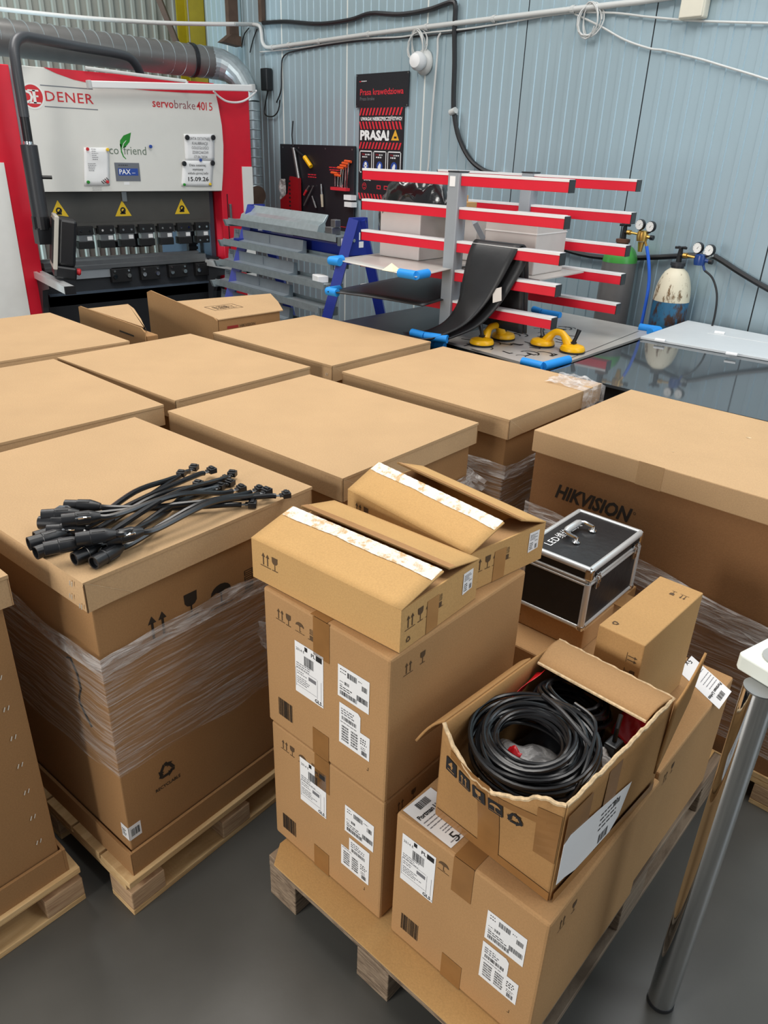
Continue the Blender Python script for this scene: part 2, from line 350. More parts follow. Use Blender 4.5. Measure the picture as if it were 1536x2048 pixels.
def wrap_shell(parent, w, d, z0, z1, name, mt, nz=14, amp=.006, off=.004, waves=3, seed=0, tilt=0.):
    """loose film around a box (root at height 0), wrinkled"""
    rr = random.Random(seed); ph = [rr.uniform(0, 6) for _ in range(8)]; per = []
    n = 26
    for (ax, ay, bx, by) in ((-1, -1, 1, -1), (1, -1, 1, 1), (1, 1, -1, 1), (-1, 1, -1, -1)):
        for i in range(n):
            t = i/n; per.append(((ax+(bx-ax)*t), (ay+(by-ay)*t), (bx-ax)*.5, (by-ay)*.5, t))
    b = MB()
    def fn(u, v):
        k = min(int(round(u*len(per))), len(per)-1) % len(per); px, py, tx, ty, t = per[k]
        nx, ny = ty, -tx; e = off + amp*(.5+.5*sin(ph[0]+t*17*waves/3+v*9)*sin(ph[1]+t*7-v*(14+waves)))*(1 if 0 < t else .1)
        z = z0+(z1-z0)*v + tilt*px*.5 + (.004*sin(ph[2]+k*.7) + .006*sin(ph[3]+k*.23))*(1 if v in (0, 1) else 0)
        return (px*w/2+nx*e + (px*off if t == 0 else 0), py*d/2+ny*e + (py*off if t == 0 else 0), z)
    b.grid(fn, len(per), nz, closed=True)
    return b.build(name, mt, parent, smooth=True, angle=70)
# ------------------------------------------------------------------ the setting
b = MB(); b.box(-9, 9, -4, 13, -.05, 0); tag(b.build('floor', FLOOR), kind='structure')
# right wall: sandwich panels with shallow ribs and joints every .92 m
def wall_right():
    b = MB(); prof = []          # (m, depth towards the room, material of the strip that starts here)
    m = WM+.2; seam0 = 6.426
    ms = []
    q = seam0 + .925*2
    while q > -3.2:
        ms.append(q); q -= .925
    for s in ms:
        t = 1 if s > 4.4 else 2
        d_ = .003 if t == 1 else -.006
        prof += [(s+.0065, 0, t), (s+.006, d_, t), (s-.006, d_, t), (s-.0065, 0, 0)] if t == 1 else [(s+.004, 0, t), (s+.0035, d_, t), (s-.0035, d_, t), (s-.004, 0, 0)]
        for k in range(1, 10):
            c = s-.0925*k
            prof += [(c+.0165, 0, 0), (c+.013, .0065, 0), (c-.013, .0065, 0), (c-.0165, 0, 0)]
    vs = []
    for (mm, dp, _) in prof:
        for z in (0, 4.4): vs.append(RN(WN-dp, mm, z))
    k = len(prof)
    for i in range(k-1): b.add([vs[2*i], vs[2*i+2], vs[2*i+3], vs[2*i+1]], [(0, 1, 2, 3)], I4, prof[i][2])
    A, B = prof[0][0], prof[-1][0]
    for n0, n1, mm in ((WN+.1, WN, A), (WN, WN+.1, B)):
        b.add([RN(n0, mm, 0), RN(n1, mm, 0), RN(n1, mm, 4.4), RN(n0, mm, 4.4)], [(0, 1, 2, 3)])
    b.add([RN(WN+.1, A, 0), RN(WN+.1, B, 0), RN(WN+.1, B, 4.4), RN(WN+.1, A, 4.4)], [(3, 2, 1, 0)])
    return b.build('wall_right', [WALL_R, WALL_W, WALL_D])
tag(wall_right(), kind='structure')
# left wall: trapezoidal sheet
def wall_left():
    b = MB(); pts = []; n = WN-.02
    while n > -3.5:
        pts += [(n, 0), (n-.052, 0), (n-.066, .032), (n-.094, .032)]; n -= .108
    for (a, da), (c, dc) in zip(pts, pts[1:]):
        b.add([RN(a, WM-da, 0), RN(c, WM-dc, 0), RN(c, WM-dc, 4.4), RN(a, WM-da, 4.4)], [(3, 2, 1, 0)])
    b.add([RN(WN, WM+.08, 0), RN(-3.5, WM+.08, 0), RN(-3.5, WM+.08, 4.4), RN(WN, WM+.08, 4.4)], [(0, 1, 2, 3)])
    return b.build('wall_left', WALL_L)
tag(wall_left(), kind='structure')
# yellow corner column with brown brace
b = MB(); b.box(-.10, .10, -.10, -.088, 0, 4.4); b.box(-.10, .10, .088, .10, 0, 4.4); b.box(-.008, .008, -.088, .088, 0, 4.4)
o = b.build('trim_1', YELLOW, loc=RN(4.34, 7.84, 0), rz=R_LEFT); tag(o, kind='structure')
b = MB(); b.tube([(0, 0, 0), (.28, 0, .62)], .035, 4); o = b.build('brace', BROWN, o, loc=(-.13, -.14, 2.42)); 
o.rotation_euler.y = radians(-48)
# hanging roof strut and gate rail stub near the corner
t = thing('hanging_strut', 'brown steel strut with foot plate hanging by the yellow column', 'strut', RN(4.33, 7.05, 2.66), R_LEFT)
b = MB(); b.box(-.05, .05, -.03, .03, .05, 1.5); b.build('post', BROWN, t)
b = MB(); b.prism([(-.14, 0), (.06, -.02), (.06, .06), (-.04, .07)], -.05, .05, Matrix.Rotation(pi/2, 4, 'X')); b.build('foot_plate', BROWN, t)
m_, z_ = at_n(524, 44, 4.42); b = MB(); b.box(-.025, .025, -.02, .02, 0, 1.4)
tag(b.build('wall_batten', BROWN, loc=RN(4.42, m_, z_), rz=R_RIGHT), 'narrow brown batten running up the wall left of the first white joint', 'batten')

# conduit along both walls
def wpts(L, n): return [RN(n, *at_n(x, y, n)) for x, y in L]
def rel(L, o): return [p-o for p in L]
def relr(L, o, rz): return [Matrix.Rotation(-rz, 4, 'Z') @ (p-o) for p in L]
left = []
for x, y in ((-20, 16), (0, 18), (80, 27), (160, 35), (240, 41), (330, 46), (420, 48), (468, 48)):
    mm = 7.45 - .75*max(0, x)/480; n, z = at_m(x, y, mm); left.append(RN(n, mm, z))
k1 = wpts([(505, 49), (519, 52), (523, 66), (525, 84), (532, 94), (545, 95)], WN-.035)
k2 = wpts([(640, 82), (740, 68), (860, 53), (1020, 33.5), (1150, 18), (1274, 4), (1380, -12), (1600, -45)], WN-.035)
t = thing('cable_conduit', 'grey plastic conduit crossing above the ventilation duct at the upper left', 'conduit', left[4], R_LEFT)
b = MB(); b.tube(relr(smooth(left, 4), left[4], R_LEFT), .0165, 10); b.build('pipe', PVC, t, smooth=True)
o0 = RN(WN-.035, 5.0, 2.62)
t = thing('cable_conduit', 'long grey plastic conduit clipped along the top of the right wall', 'conduit', o0, R_RIGHT)
b = MB(); b.tube(relr([left[-1]]+smooth(k1, 4)+k2, o0, R_RIGHT), .0165, 10); b.build('pipe', PVC, t, smooth=True)
for x, y in ((545, 95), (578, 90), (638, 82.5), (737, 68.5), (853, 54), (988, 37.5), (1146, 18.5)):
    m_, z = at_n(x, y, WN-.035); b = MB(); b.tube([(-.012, 0, 0), (.012, 0, 0)], .021, 10); b.box(-.012, .012, 0, .024, -.022, .022)
    b.build('clip', PVC, t, loc=relr([RN(WN-.035, m_, z)], o0, R_RIGHT)[0])
# thin wires bundled under the conduit
def wire(name, label, L, n, r, mt, cat='cable', k=5, group=None):
    P = smooth(wpts(L, n), k); o = P[len(P)//2].copy(); b = MB(); b.tube(rel(P, o), r, 8)
    return tag(b.build(name, mt, loc=o, smooth=True), label, cat, group)
wire('electric_cable', 'pale cable sagging just beneath the grey conduit', [(520, 104), (600, 96), (660, 86), (730, 77), (800, 74), (850, 66), (930, 58), (1010, 46), (1090, 32), (1170, 22), (1300, 3), (1390, -10)], WN-.024, .006, PVC)
wire('electric_cable', 'dark cable running below the conduit and dropping to the black box', [(553, 205), (562, 180), (563, 140), (568, 112), (600, 100), (700, 84), (800, 76), (900, 66), (1000, 48), (1100, 30), (1240, 12), (1380, -14)], WN-.018, .006, BLACKP)
wire('electric_cable', 'thin grey cable drooping in a diagonal across the right wall', [(1150, 28), (1200, 52), (1250, 80), (1300, 97), (1330, 101), (1400, 118), (1440, 130), (1500, 148), (1570, 170)], WN-.022, .006, PVC)
wire('electric_cable', 'thin grey cable running level under the junction box', [(1150, 24), (1230, 26), (1300, 34), (1400, 42), (1560, 47)], WN-.022, .006, PVC)
wire('electric_cable', 'white cable clipped straight down the wall right of the siren', [(882, 66), (876, 78), (875, 108), (868, 186), (862, 260), (857, 330), (853, 352)], WN-.022, .008, PVC)
wire('air_hose', 'thick black corrugated hose looping along the top wall and down to the rack', [(526, 46), (555, 44), (580, 44), (640, 48), (700, 40), (742, 27), (800, 29), (855, 20), (890, 8), (905, 4), (911, 12), (909, 60), (909, 130), (907, 200), (909, 232), (918, 275), (940, 318), (970, 342), (1002, 350)], WN-.03, .017, BLACKP, 'hose')
wire('air_hose', 'thick black hose running behind the gas cylinders and off to the right', [(1072, 458), (1085, 470), (1110, 488), (1140, 502), (1190, 513), (1250, 516), (1320, 514), (1380, 511), (1420, 511), (1440, 519), (1480, 545), (1536, 578), (1600, 612)], WN-.035, .016, BLACKP, 'hose')
m_, z = at_n(1003, 350, WN-.03); b = MB(); b.box(-.03, .03, -.02, .01, -.02, .02); tag(b.build('hose_clamp', PVC, loc=RN(WN-.012, m_, z), rz=R_RIGHT), 'small white clamp holding the end of the black hose above the rack', 'clamp')
for x, y, L in ((1072, 462, 'white and brass air coupling on the hose behind the rack'), (1420, 508, 'white wall clip holding the black hose right of the cylinders'), (908, 223, 'white clip where the black hose bends away beside the poster')):
    m_, z = at_n(x, y, WN-.035); b = MB(); b.tube([(-.025, -.01, -.008), (.025, -.01, .008)], .022, 10); b.box(-.012, .012, -.01, .033, -.02, .02)
    tag(b.build('hose_clip', PVC, loc=RN(WN-.035, m_, z), rz=R_RIGHT, smooth=True), L, 'clip')
# cable coils hung from the conduit
def coil(x, y, r, label, seed):
    m_, z = at_n(x, y, WN-.03); rr = random.Random(seed); b = MB(); P = []
    for i in range(90):
        a = i/15*2*pi; q = r*(1+.13*sin(i*.37+seed)); P.append((q*.82*cos(a)+.012*sin(i*.11), -.004*(i/15)+.012*sin(i*.9), q*sin(a)))
    b.tube(P, .0042, 6); tag(b.build('cable_coil', PVC, loc=RN(WN-.03, m_, z), rz=R_RIGHT, smooth=True), label, 'cable coil')
coil(836, 91, .095, 'coiled spare cable hanging above the white siren', 1); coil(1181, 42, .085, 'small coil of grey cable hanging at the top of the right wall', 2)
# siren
m_, z = at_n(851, 125, WN); t = thing('alarm_siren', 'round white alarm siren on the wall above the black sign', 'siren', RN(WN-.008, m_, z), R_RIGHT)
YX = Matrix.Rotation(pi/2, 4, 'X')
b = MB(); b.lathe([(.085, 0), (.085, .012), (.07, .03), (.05, .045)], 28, YX); b.build('base', PVC, t, smooth=True)
b = MB(); b.lathe([(.045, .04), (.06, .07), (.062, .10), (.045, .135), (.01, .145)], 24, Matrix.Translation((0, 0, .0)) @ Matrix.Rotation(radians(12), 4, 'Z') @ YX); b.build('horn', TUBELAMP, t, smooth=True)
# junction box
m_, z = at_n(1398, 8, WN); t = thing('junction_box', 'beige junction box at the top right end of the conduit', 'junction box', RN(WN-.008, m_, z), R_RIGHT)
b = MB(); b.box(-.072, .072, -.06, 0, -.075, .09); b.build('housing', mat('beige_plastic', (208, 204, 188), .5, var=.02), t, bevel=.01)
b = MB(); b.box(-.066, .066, -.068, -.058, -.069, .084); b.build('cover', MATS['beige_plastic'], t, bevel=.008)
# black socket box with cables near the corner
m_, z = at_n(541, 160, WN); t = thing('socket_box', 'small black socket box on the wall beside the duct elbow', 'socket', RN(WN-.008, m_, z), R_RIGHT)
b = MB(); b.box(-.05, .05, -.07, 0, -.09, .09); b.build('housing', BLACKP, t, bevel=.008)
wire('electric_cable', 'loop of thin black cable below the black socket box', [(538, 172), (532, 200), (530, 228), (545, 233), (556, 222), (560, 200)], WN-.03, .006, BLACKP)
wire('electric_cable', 'pair of dark wires curving down behind the duct elbow', [(498, 56), (488, 70), (483, 95)], WN-.02, .005, BLACKP)
wire('electric_cable', 'dark wire hanging from the conduit bend to the elbow', [(514, 58), (506, 80), (500, 105)], WN-.02, .005, BLACKP)

# ------------------------------------------------------------------ ventilation duct
t = thing('ventilation_duct', 'fat spiral ventilation duct running above the press and turning down', 'duct', RN(3.0, 6.95, 2.5))
o0 = t.location
c0 = [RN(n, 7.05-.04*(n-1), z) for n, z in ((1.0, 2.515), (1.8, 2.50), (2.6, 2.49), (3.4, 2.48), (4.02, 2.475))]
b = MB(); b.tube(rel(smooth(c0, 6), o0), .128, 28); b.build('main_pipe', DUCTM, t, smooth=True, angle=60)
for i in range(27):
    n = 1.1+i*.108; z = 2.513-.0125*(n-1); p = RN(n, 7.05-.04*(n-1), z)-o0
    tilt = Matrix.Translation(p) @ Matrix.Rotation(R_LEFT, 4, 'Z') @ Matrix.Rotation(radians(9), 4, 'Z') @ Matrix.Rotation(pi/2, 4, 'Y')
    if i == 0: seams = MB()
    seams.lathe([(.1275, -.004), (.131, -.002), (.131, .002), (.1275, .004)], 28, tilt)
seams.build('spiral_seam', GALV, t, smooth=True)
p = RN(3.82, 6.937, 2.478)-o0; TL = Matrix.Translation(p) @ Matrix.Rotation(R_LEFT, 4, 'Z') @ Matrix.Rotation(pi/2, 4, 'Y')
b = MB(); b.lathe([(.129, -.02), (.136, -.018), (.136, .018), (.129, .02)], 28, TL); b.build('clamp_ring', BLACKP, t, smooth=True)
b = MB(); b.tube([p+Vector((0, 0, .13)), p+Vector((0, 0, 1.2))], .006, 6); b.build('hanger_rod', STEEL, t)
el = [RN(4.02, 6.93, 2.475), RN(4.10, 6.90, 2.465), RN(4.17, 6.84, 2.43), RN(4.215, 6.76, 2.36), RN(4.235, 6.69, 2.27), RN(4.24, 6.66, 2.16)]
b = MB(); b.tube(rel(el, o0), [.131, .128, .118, .106, .096, .09], 24); b.build('elbow', GALV, t, smooth=True, angle=12)
b = MB(); b.tube(rel([RN(4.24, 6.66, 2.17), RN(4.24, 6.66, 1.45)], o0), .088, 24)
for i in range(9): b.lathe([(.088, -.006), (.093, 0), (.088, .006)], 24, Matrix.Translation(RN(4.24, 6.66, 2.1-i*.078)-o0))
b.build('down_pipe', GALV, t, smooth=True)
b = MB(); b.lathe([(.088, 1.47), (.094, 1.45), (.094, 1.30), (.07, 1.26)], 24, Matrix.Translation(RN(4.24, 6.66, 0)-o0)); b.build('end_sleeve', GALV, t, smooth=True)
b = MB(); b.lathe([(.085, 0), (.085, .02), (.02, .03)], 24, Matrix.Translation(RN(4.22, 6.57, 1.38)-o0) @ Matrix.Rotation(R_LEFT, 4, 'Z') @ YX); b.build('end_cap', BROWN, t, smooth=True)
# ------------------------------------------------------------------ press brake
PX, PM = 2.9, 6.2
press = thing('press_brake', 'large red and white press brake standing against the corrugated wall', 'press brake', RN(PX, PM, 0), R_LEFT)
def lx(n): return n-PX
# side columns: white lower outer panel, red elsewhere
for side in (0, 1):
    if side == 0: xo, xi, xw = lx(1.35), lx(1.995), lx(1.85)
    else: xo, xi, xw = lx(3.925), lx(3.605), lx(3.822)
    a, c = min(xo, xi), max(xo, xi); q = thing
    b = MB(); b.box(a, c, -.02, (.35 if side == 0 else 1.2), 0, 2.255); col = b.build('side_column', RED, press, bevel=.006)
    b = MB()
    b = MB(); u, v = min(xo, xw), max(xo, xw); b.box(u-.001, v, -.028, -.018, .02, 1.64); b.build('white_panel', WHITE, col)
    if side == 0:
        b = MB(); b.box(lx(1.60), lx(1.635), -.034, -.026, 1.0, 1.12); b.build('grip_slot', BLACKP, col)
        b = MB(); b.box(lx(1.995), lx(2.05), .0, .02, 1.44, 2.25); b.build('edge_strip', GREYP, col)
    else:
        b = MB(); b.box(lx(3.655), lx(3.662), -.024, -.018, .3, 1.42); b.build('door_gap', BLACKP, col)
        b = MB(); b.box(lx(3.668), lx(3.69), -.04, -.02, 1.22, 1.34); b.build('handle', STEEL, col, bevel=.004)
        b = MB(); b.box(lx(3.845), lx(3.865), -.034, -.026, 1.02, 1.12); b.build('grip_slot', BLACKP, col)
# white ram cover with curved right edge
cov = [(lx(2.03), 1.447), (lx(3.592), 1.447), (lx(3.615), 1.6), (lx(3.632), 1.8), (lx(3.628), 1.95), (lx(3.605), 2.1), (lx(3.57), 2.255), (lx(2.03), 2.255)]
MC = MF(0, 0, 0, 0)
b = MB(); b.prism(cov, .02, .055, MC); cover = b.build('ram_cover', mat('cover_grey_white', (226, 225, 219), .42, var=.01), press, bevel=.004)
b = MB(); b.prism([(lx(2.215), 2.256), (lx(2.30), 2.225), (lx(2.42), 2.195), (lx(2.56), 2.178), (lx(2.75), 2.168), (lx(3.0), 2.165), (lx(3.3), 2.17), (lx(3.588), 2.18), (lx(3.57), 2.256)], .0555, .0575, MC); b.build('red_swoosh', RED, cover)
b = MB(); b.box(lx(2.03), lx(3.6), .0, .5, 1.44, 2.25); b.build('ram_housing', DARK, press)
# lettering on the cover
MT_ = Matrix.Translation((0, 0, .0562)); Q = MC @ MT_
def on_cover(x, y):
    n, z = at_m(x, y, PM-.056); return lx(n), z
x0, z0 = on_cover(92, 203); x1, _ = on_cover(188, 210)
b = MB(); b.text('DENER', .092, x0, z0+.004, Q, bold=.006, width=x1-x0, spacing=1.1)
cx, cz = on_cover(65, 192); r = .083; b.ring(cx, cz, r*.86, r, Q, 1, 32); b.disc(cx, cz, r*.86, Q, 0, 32)
Q2 = Q @ Matrix.Translation((0, 0, .001)); b.text('D', .115, cx-.075, cz-.045, Q2, 1, bold=.02); 
b.rect(cx+.002, cz-.045, cx+.022, cz+.038, Q2, 1); b.rect(cx-.03, cz+.03, cx+.045, cz+.04, Q2, 1); b.rect(cx-.03, cz-.047, cx+.052, cz-.037, Q2, 1); b.rect(cx+.02, cz-.005, cx+.04, cz+.005, Q2, 1)
xa, za = on_cover(82, 183); xb, zb = on_cover(187, 189); b.rect(xa, z0+.098, xb, z0+.104, Q, 2); b.rect(xa+.01, z0-.035, xb+.02, z0-.029, Q, 2)
b.build('maker_badge', [INK_RED, WHITE, BADGE], cover)
x0, z0 = on_cover(305, 210); x1, z1 = on_cover(425, 218)
w1 = .42*(x1-x0); w2 = .37*(x1-x0)
b = MB(); b.text('servo', .085, x0, z0-.012, Q, 0, bold=.012, width=.34*(x1-x0)); b.text('brake', .085, x0+.355*(x1-x0), z0-.012, Q, 1, width=.35*(x1-x0)); b.text('40', .085, x0+.725*(x1-x0), z0-.012, Q, 0, bold=.012, width=.145*(x1-x0)); b.text('15', .085, x0+.885*(x1-x0), z0-.012, Q, 0, width=.115*(x1-x0))
b.build('model_lettering', [INK_RED, mat('dull_red_ink', (150, 96, 100), .5, var=0)], cover)
x0, z0 = on_cover(219, 308); x1, _ = on_cover(238, 308); xf, _ = on_cover(248, 309); xe, _ = on_cover(293, 309)
b = MB(); b.text('co', .085, x0, z0, Q, 1, width=x1-x0); b.text('friend', .085, xf, z0, Q, 1, width=xe-xf)
lxp = [on_cover(*p) for p in ((262, 265), (247, 271), (240, 281), (240, 291), (244, 298), (252, 293), (259, 284))]
b.poly([lxp[0], lxp[1], lxp[2], lxp[3], lxp[4], lxp[5], lxp[6]], Q, 0)
st = [on_cover(*p) for p in ((241, 288), (243, 303), (247, 313), (252, 318))]
for (a, c), (d, e) in zip(st, st[1:]): b.poly([(a-.006, c), (d-.004, e), (d+.004, e), (a+.006, c)], Q, 0)
vn = [on_cover(*p) for p in ((244, 297), (247, 287), (252, 281))]
for (a, c), (d, e) in zip(vn, vn[1:]): b.poly([(a-.003, c), (a+.004, c), (d+.003, e), (d-.002, e)], Q2, 2)
b.build('leaf_emblem', [LEAFG, mat('moss_grey_ink', (110, 124, 108), .5, var=0), WHITE], cover)
xa, za = on_cover(232.5, 362); xb, zb = on_cover(277.5, 326); b = MB(); b.prism([(xa, za), (xb, za), (xb, zb), (xa, zb)], 0, .003, Q)
xa2, za2 = on_cover(237, 351); xb2, zb2 = on_cover(275, 337); Q3 = Q @ Matrix.Translation((0, 0, .0036)); b.rect(xa2, za2, xb2, zb2, Q3, 1)
b.text('PAX', .05, xa2+.008, za2+.01, Q3 @ Matrix.Translation((0, 0, .0006)), 2, bold=.02); lines(b, xb2-.05, za2+.016, .035, 1, .01, .005, Q3 @ Matrix.Translation((0, 0, .0006)), 2); lines(b, xa+.03, zb-.02, .1, 1, .01, .005, Q3, 3)
b.build('dealer_plate', [BADGE, INK_BLUE, PAPER, BLACKINK], cover)
xa, za = on_cover(254, 367); b = MB(); b.rect(xa-.025, za-.01, xa+.02, za+.012, Q); b.build('sticker', PAPER, cover)
# ram, clamps, tooling
b = MB(); b.box(lx(2.06), lx(3.52), .05, .25, 1.20, 1.45); b.box(lx(2.06), lx(3.50), .02, .12, 1.175, 1.215); ram = b.build('ram', mat('ram_grey_brown', (78, 76, 72), .45, var=.04), press)
xq, zq = at_m(247, 392, PM+.05); b = MB(); b.box(lx(xq)-.02, lx(xq)+.02, .035, .05, zq-.04, 1.447); b.build('hook_plate', STEEL, press)
MW = MF(0, 0, 0, 0) @ Matrix.Translation((0, 0, -.048))
for x, y in ((118, 424), (246, 423), (364, 419)):
    n, z = at_m(x, y, PM+.05); s_ = .07; c = lx(n)
    b = MB(); b.poly([(c-s_, z-.035), (c+s_, z-.035), (c, z+.085)], MW); Q4 = MW @ Matrix.Translation((0, 0, .001)); b.ring(c, z+.01, .012, .024, Q4, 1, 10); b.rect(c-.025, z-.02, c+.02, z-.008, Q4, 1); b.poly([(c-.02, z-.01), (c+.005, z-.005), (c+.022, z+.028)], Q4, 1)
    b.build('warning_triangle', [SIGNY, BLACKINK], press)
for i in range(8):
    n = 2.20+i*.172; x = lx(n)
    b = MB(); b.box(x-.066, x+.066, -.015, .07, 1.13, 1.195); k = b.build('tool_clamp', BLACKM, press, bevel=.004)
    b = MB(); b.box(x-.05, x+.06, .0, .05, 1.082, 1.131); b.build('punch_holder', STEEL, k)
    b = MB(); b.box(x-.062, x+.062, -.012, .06, 1.026, 1.082); b.build('lower_jaw', BLACKM, k, bevel=.004)
    b = MB(); b.box(x+.012, x+.05, -.006, .0, 1.088, 1.118); b.build('number_tag', PAPER, k)
    b = MB()
    for dx in (-.035, .035):
        b.lathe([(.009, 0), (.009, .006)], 8, Matrix.Translation((x+dx, -.014, 1.16)) @ YX)
        if i == 7: b.lathe([(.008, 0), (.008, .006)], 8, Matrix.Translation((x+dx, -.011, 1.05)) @ YX)
    b.build('bolt', CHROME, k)
    b = MB(); b.box(x-.080, x-.062, .04, .06, 1.12, 1.18); b.build('spacer', STEEL, k)
# table
b = MB(); b.box(lx(2.02), lx(3.42), .0, .10, .895, .935); b.box(lx(2.02), lx(3.38), .05, .09, .935, .955); b.box(lx(2.02), lx(3.42), -.012, .02, .87, .90); b.build('die_rail', STEEL, press)
b = MB(); b.box(lx(2.02), lx(3.56), .02, .25, .60, .895); b.build('bed_beam', DARK, press)
b = MB(); b.box(lx(2.25), lx(2.55), -.0, .02, .80, .87); b.build('rule_plate', GREYP, press)
for i in range(4):
    x = lx(2.62+i*.255); b = MB(); b.box(x-.085, x+.085, -.03, .02, .755, .862); k = b.build('die_clamp', BLACKM, press, bevel=.004)
    b = MB()
    for dx in (-.06, .06):
        b.lathe([(.017, 0), (.017, .014)], 12, Matrix.Translation((x+dx, -.03, .805)) @ YX); b.lathe([(.009, 0), (.009, .01)], 8, Matrix.Translation((x+dx, -.03, .845)) @ YX)
    b.build('bolt', CHROME, k)
b = MB(); b.prism([(lx(2.0), .02), (lx(3.6), .02), (lx(3.6), .70), (lx(2.0), .70)], -.18, -.02, MC); b.build('front_apron', mat('apron_black', (34, 35, 38), .4, var=.1), press)
b = MB(); b.box(lx(2.02), lx(3.5), -.02, .03, .685, .70); b.build('apron_lip', SLATE, press)
b = MB(); b.box(lx(3.55), lx(3.55)+.045, .12, 1.1, 0, 1.5); b.build('inner_frame', SLATE, press)
b = MB(); b.box(lx(3.42), lx(3.50), .30, .34, .55, 1.20)
for i in range(14): b.box(lx(3.415), lx(3.505), .285, .30, .6+i*.042, .625+i*.042)
b.build('cable_chain', BLACKM, press)
b = MB(); b.box(lx(3.0), lx(3.18), .55, .75, .95, 1.12); b.box(lx(2.85), lx(3.0), .6, .7, .95, 1.0); b.build('back_gauge', BLACKM, press)
b = MB(); b.box(lx(2.05), lx(2.12), .5, .6, .9, 1.2); b.build('back_gauge', BLACKM, press)
# support arms in front
for nA, nB, mB in ((3.44, 3.525, 5.646), (1.965, 1.907, 5.40)):
    p = RN(nA, 6.2, .88); q = RN(nB, mB, .88); d = (q-p); a = math.atan2(d.y, d.x)-R_LEFT; Lh = d.length; o = press.location
    LM = Matrix.Translation((lx(nA), 0, 0)) @ Matrix.Rotation(a, 4, 'Z')
    b = MB(); b.box(0, Lh, -.035, .035, .835, .872, LM); b.box(0, Lh, -.035, -.012, .872, .885, LM); b.box(0, Lh, .012, .035, .872, .885, LM); sa = b.build('support_arm', ALU, press)
    b = MB(); b.box(Lh-.002, Lh+.012, -.037, .037, .833, .887, LM); b.build('end_cap', BLACKP, sa)
    b = MB(); b.prism([(0, .45), (.05, .45), (.07, .62), (.14, .76), (.34, .80), (.34, .834), (0, .834)], -.02, .02, LM @ Matrix.Rotation(pi/2, 4, 'X')); b.build('bracket', DARK, sa)
# control pendant arm
na = 1.935; ma = 5.85
P = [RN(3.14, 6.55, 2.18), RN(3.12, 6.52, 2.30), RN(3.03, 6.45, 2.385), RN(2.90, 6.38, 2.41), RN(2.5, 6.19, 2.41), RN(2.15, 6.0, 2.41), RN(2.02, 5.92, 2.40), RN(1.95, 5.87, 2.34), RN(na, ma, 2.22), RN(na, ma, 2.0), RN(na, ma, 1.93)]
inv = Matrix.Rotation(-R_LEFT, 4, 'Z') @ Matrix.Translation(-press.location)
arm = MB().tube([inv @ p for p in smooth(P, 6)], .033, 14).build('pendant_arm', mat('arm_grey', (66, 68, 72), .4, var=.03), press, smooth=True)
c = inv @ RN(na, ma, 0)
b = MB(); b.lathe([(.031, 1.78), (.031, 1.94)], 14, Matrix.Translation((c.x, c.y, 0))); b.build('collar', BLACKP, arm, smooth=True)
b = MB(); b.lathe([(.034, 1.755), (.034, 1.782)], 14, Matrix.Translation((c.x, c.y, 0))); b.build('chrome_ring', CHROME, arm, smooth=True)
b = MB(); b.lathe([(.055, 1.30), (.055, 1.76), (.04, 1.765)], 16, Matrix.Translation((c.x, c.y, 0))); b.build('sleeve', mat('sleeve_grey', (52, 54, 58), .42, var=.03), arm, smooth=True)
b = MB(); b.lathe([(.06, 1.22), (.06, 1.305)], 16, Matrix.Translation((c.x, c.y, 0))); b.box(c.x-.05, c.x+.05, c.y-.05, c.y+.05, 1.12, 1.23); b.build('pivot_head', BLACKP, arm)
b = MB(); b.tube([(c.x+.05, c.y-.02, 1.56), (c.x+.11, c.y-.04, 1.56)], .012, 8); b.build('clamp_lever', BLACKP, arm)
PT = Matrix.Translation((c.x+.07, c.y-.06, 1.15)) @ Matrix.Rotation(radians(-16), 4, 'Z') @ Matrix.Rotation(radians(10), 4, 'Y')
b = MB(); b.box(-.03, .0, -.16, .16, -.19, .17, PT); pan = b.build('control_panel', mat('panel_beige', (196, 190, 178), .45, var=.02), press, bevel=.006)
b = MB(); b.box(0, .12, -.14, .16, -.16, .16, PT); b.build('panel_housing', BLACKP, pan, bevel=.02)
b = MB(); b.box(-.036, -.03, -.15, .15, -.15, .14, PT); b.build('screen', BLACKM, pan)
b = MB(); b.box(-.02, .13, -.15, .15, -.25, -.16, PT); b.build('button_box', BLACKP, pan, bevel=.015)
b = MB(); b.lathe([(.022, 0), (.026, .02), (.018, .03)], 12, PT @ Matrix.Translation((.13, -.10, -.19)) @ Matrix.Rotation(pi/2, 4, 'Y')); b.build('stop_button', INK_RED, pan, smooth=True)

# lamp bar in front of the press
mL = 6.02; na_, za_ = at_m(175, 169, mL); nb_, zb_ = at_m(508, 177, mL)
t = thing('tube_lamp', 'long white tube lamp mounted across the top of the red press', 'lamp', RN((na_+nb_)/2, mL, (za_+zb_)/2))
pa = RN(na_, mL, za_)-t.location; pb = RN(nb_, mL, zb_)-t.location
dv = (pb-pa).normalized(); LM = Matrix.Translation(pa) @ Matrix(((dv.x, NV.y*-1, -dv.z*dv.x, 0), (dv.y, NV.x, -dv.z*dv.y, 0), (dv.z, 0, 1, 0), (0, 0, 0, 1)))
Ll = (pb-pa).length
b = MB(); b.box(.02, Ll-.03, -.02, .025, -.022, .025, LM); b.build('housing', TUBELAMP, t, bevel=.006)
b = MB(); b.box(0, .022, -.024, .028, -.027, .028, LM); b.box(Ll-.032, Ll, -.024, .028, -.027, .03, LM); b.build('end_cap', mat('lamp_cap_grey', (190, 192, 192), .4, var=0), t, bevel=.004)
b = MB(); p1 = RN(2.50, 6.10, 2.272)-t.location; p2 = RN(3.28, 6.06, 2.245)-t.location; b.tube([p1, p2], .012, 6); b.tube([p2, p2+Vector((0, 0, -.05))], .014, 6); b.build('mounting_rail', PVC, t)
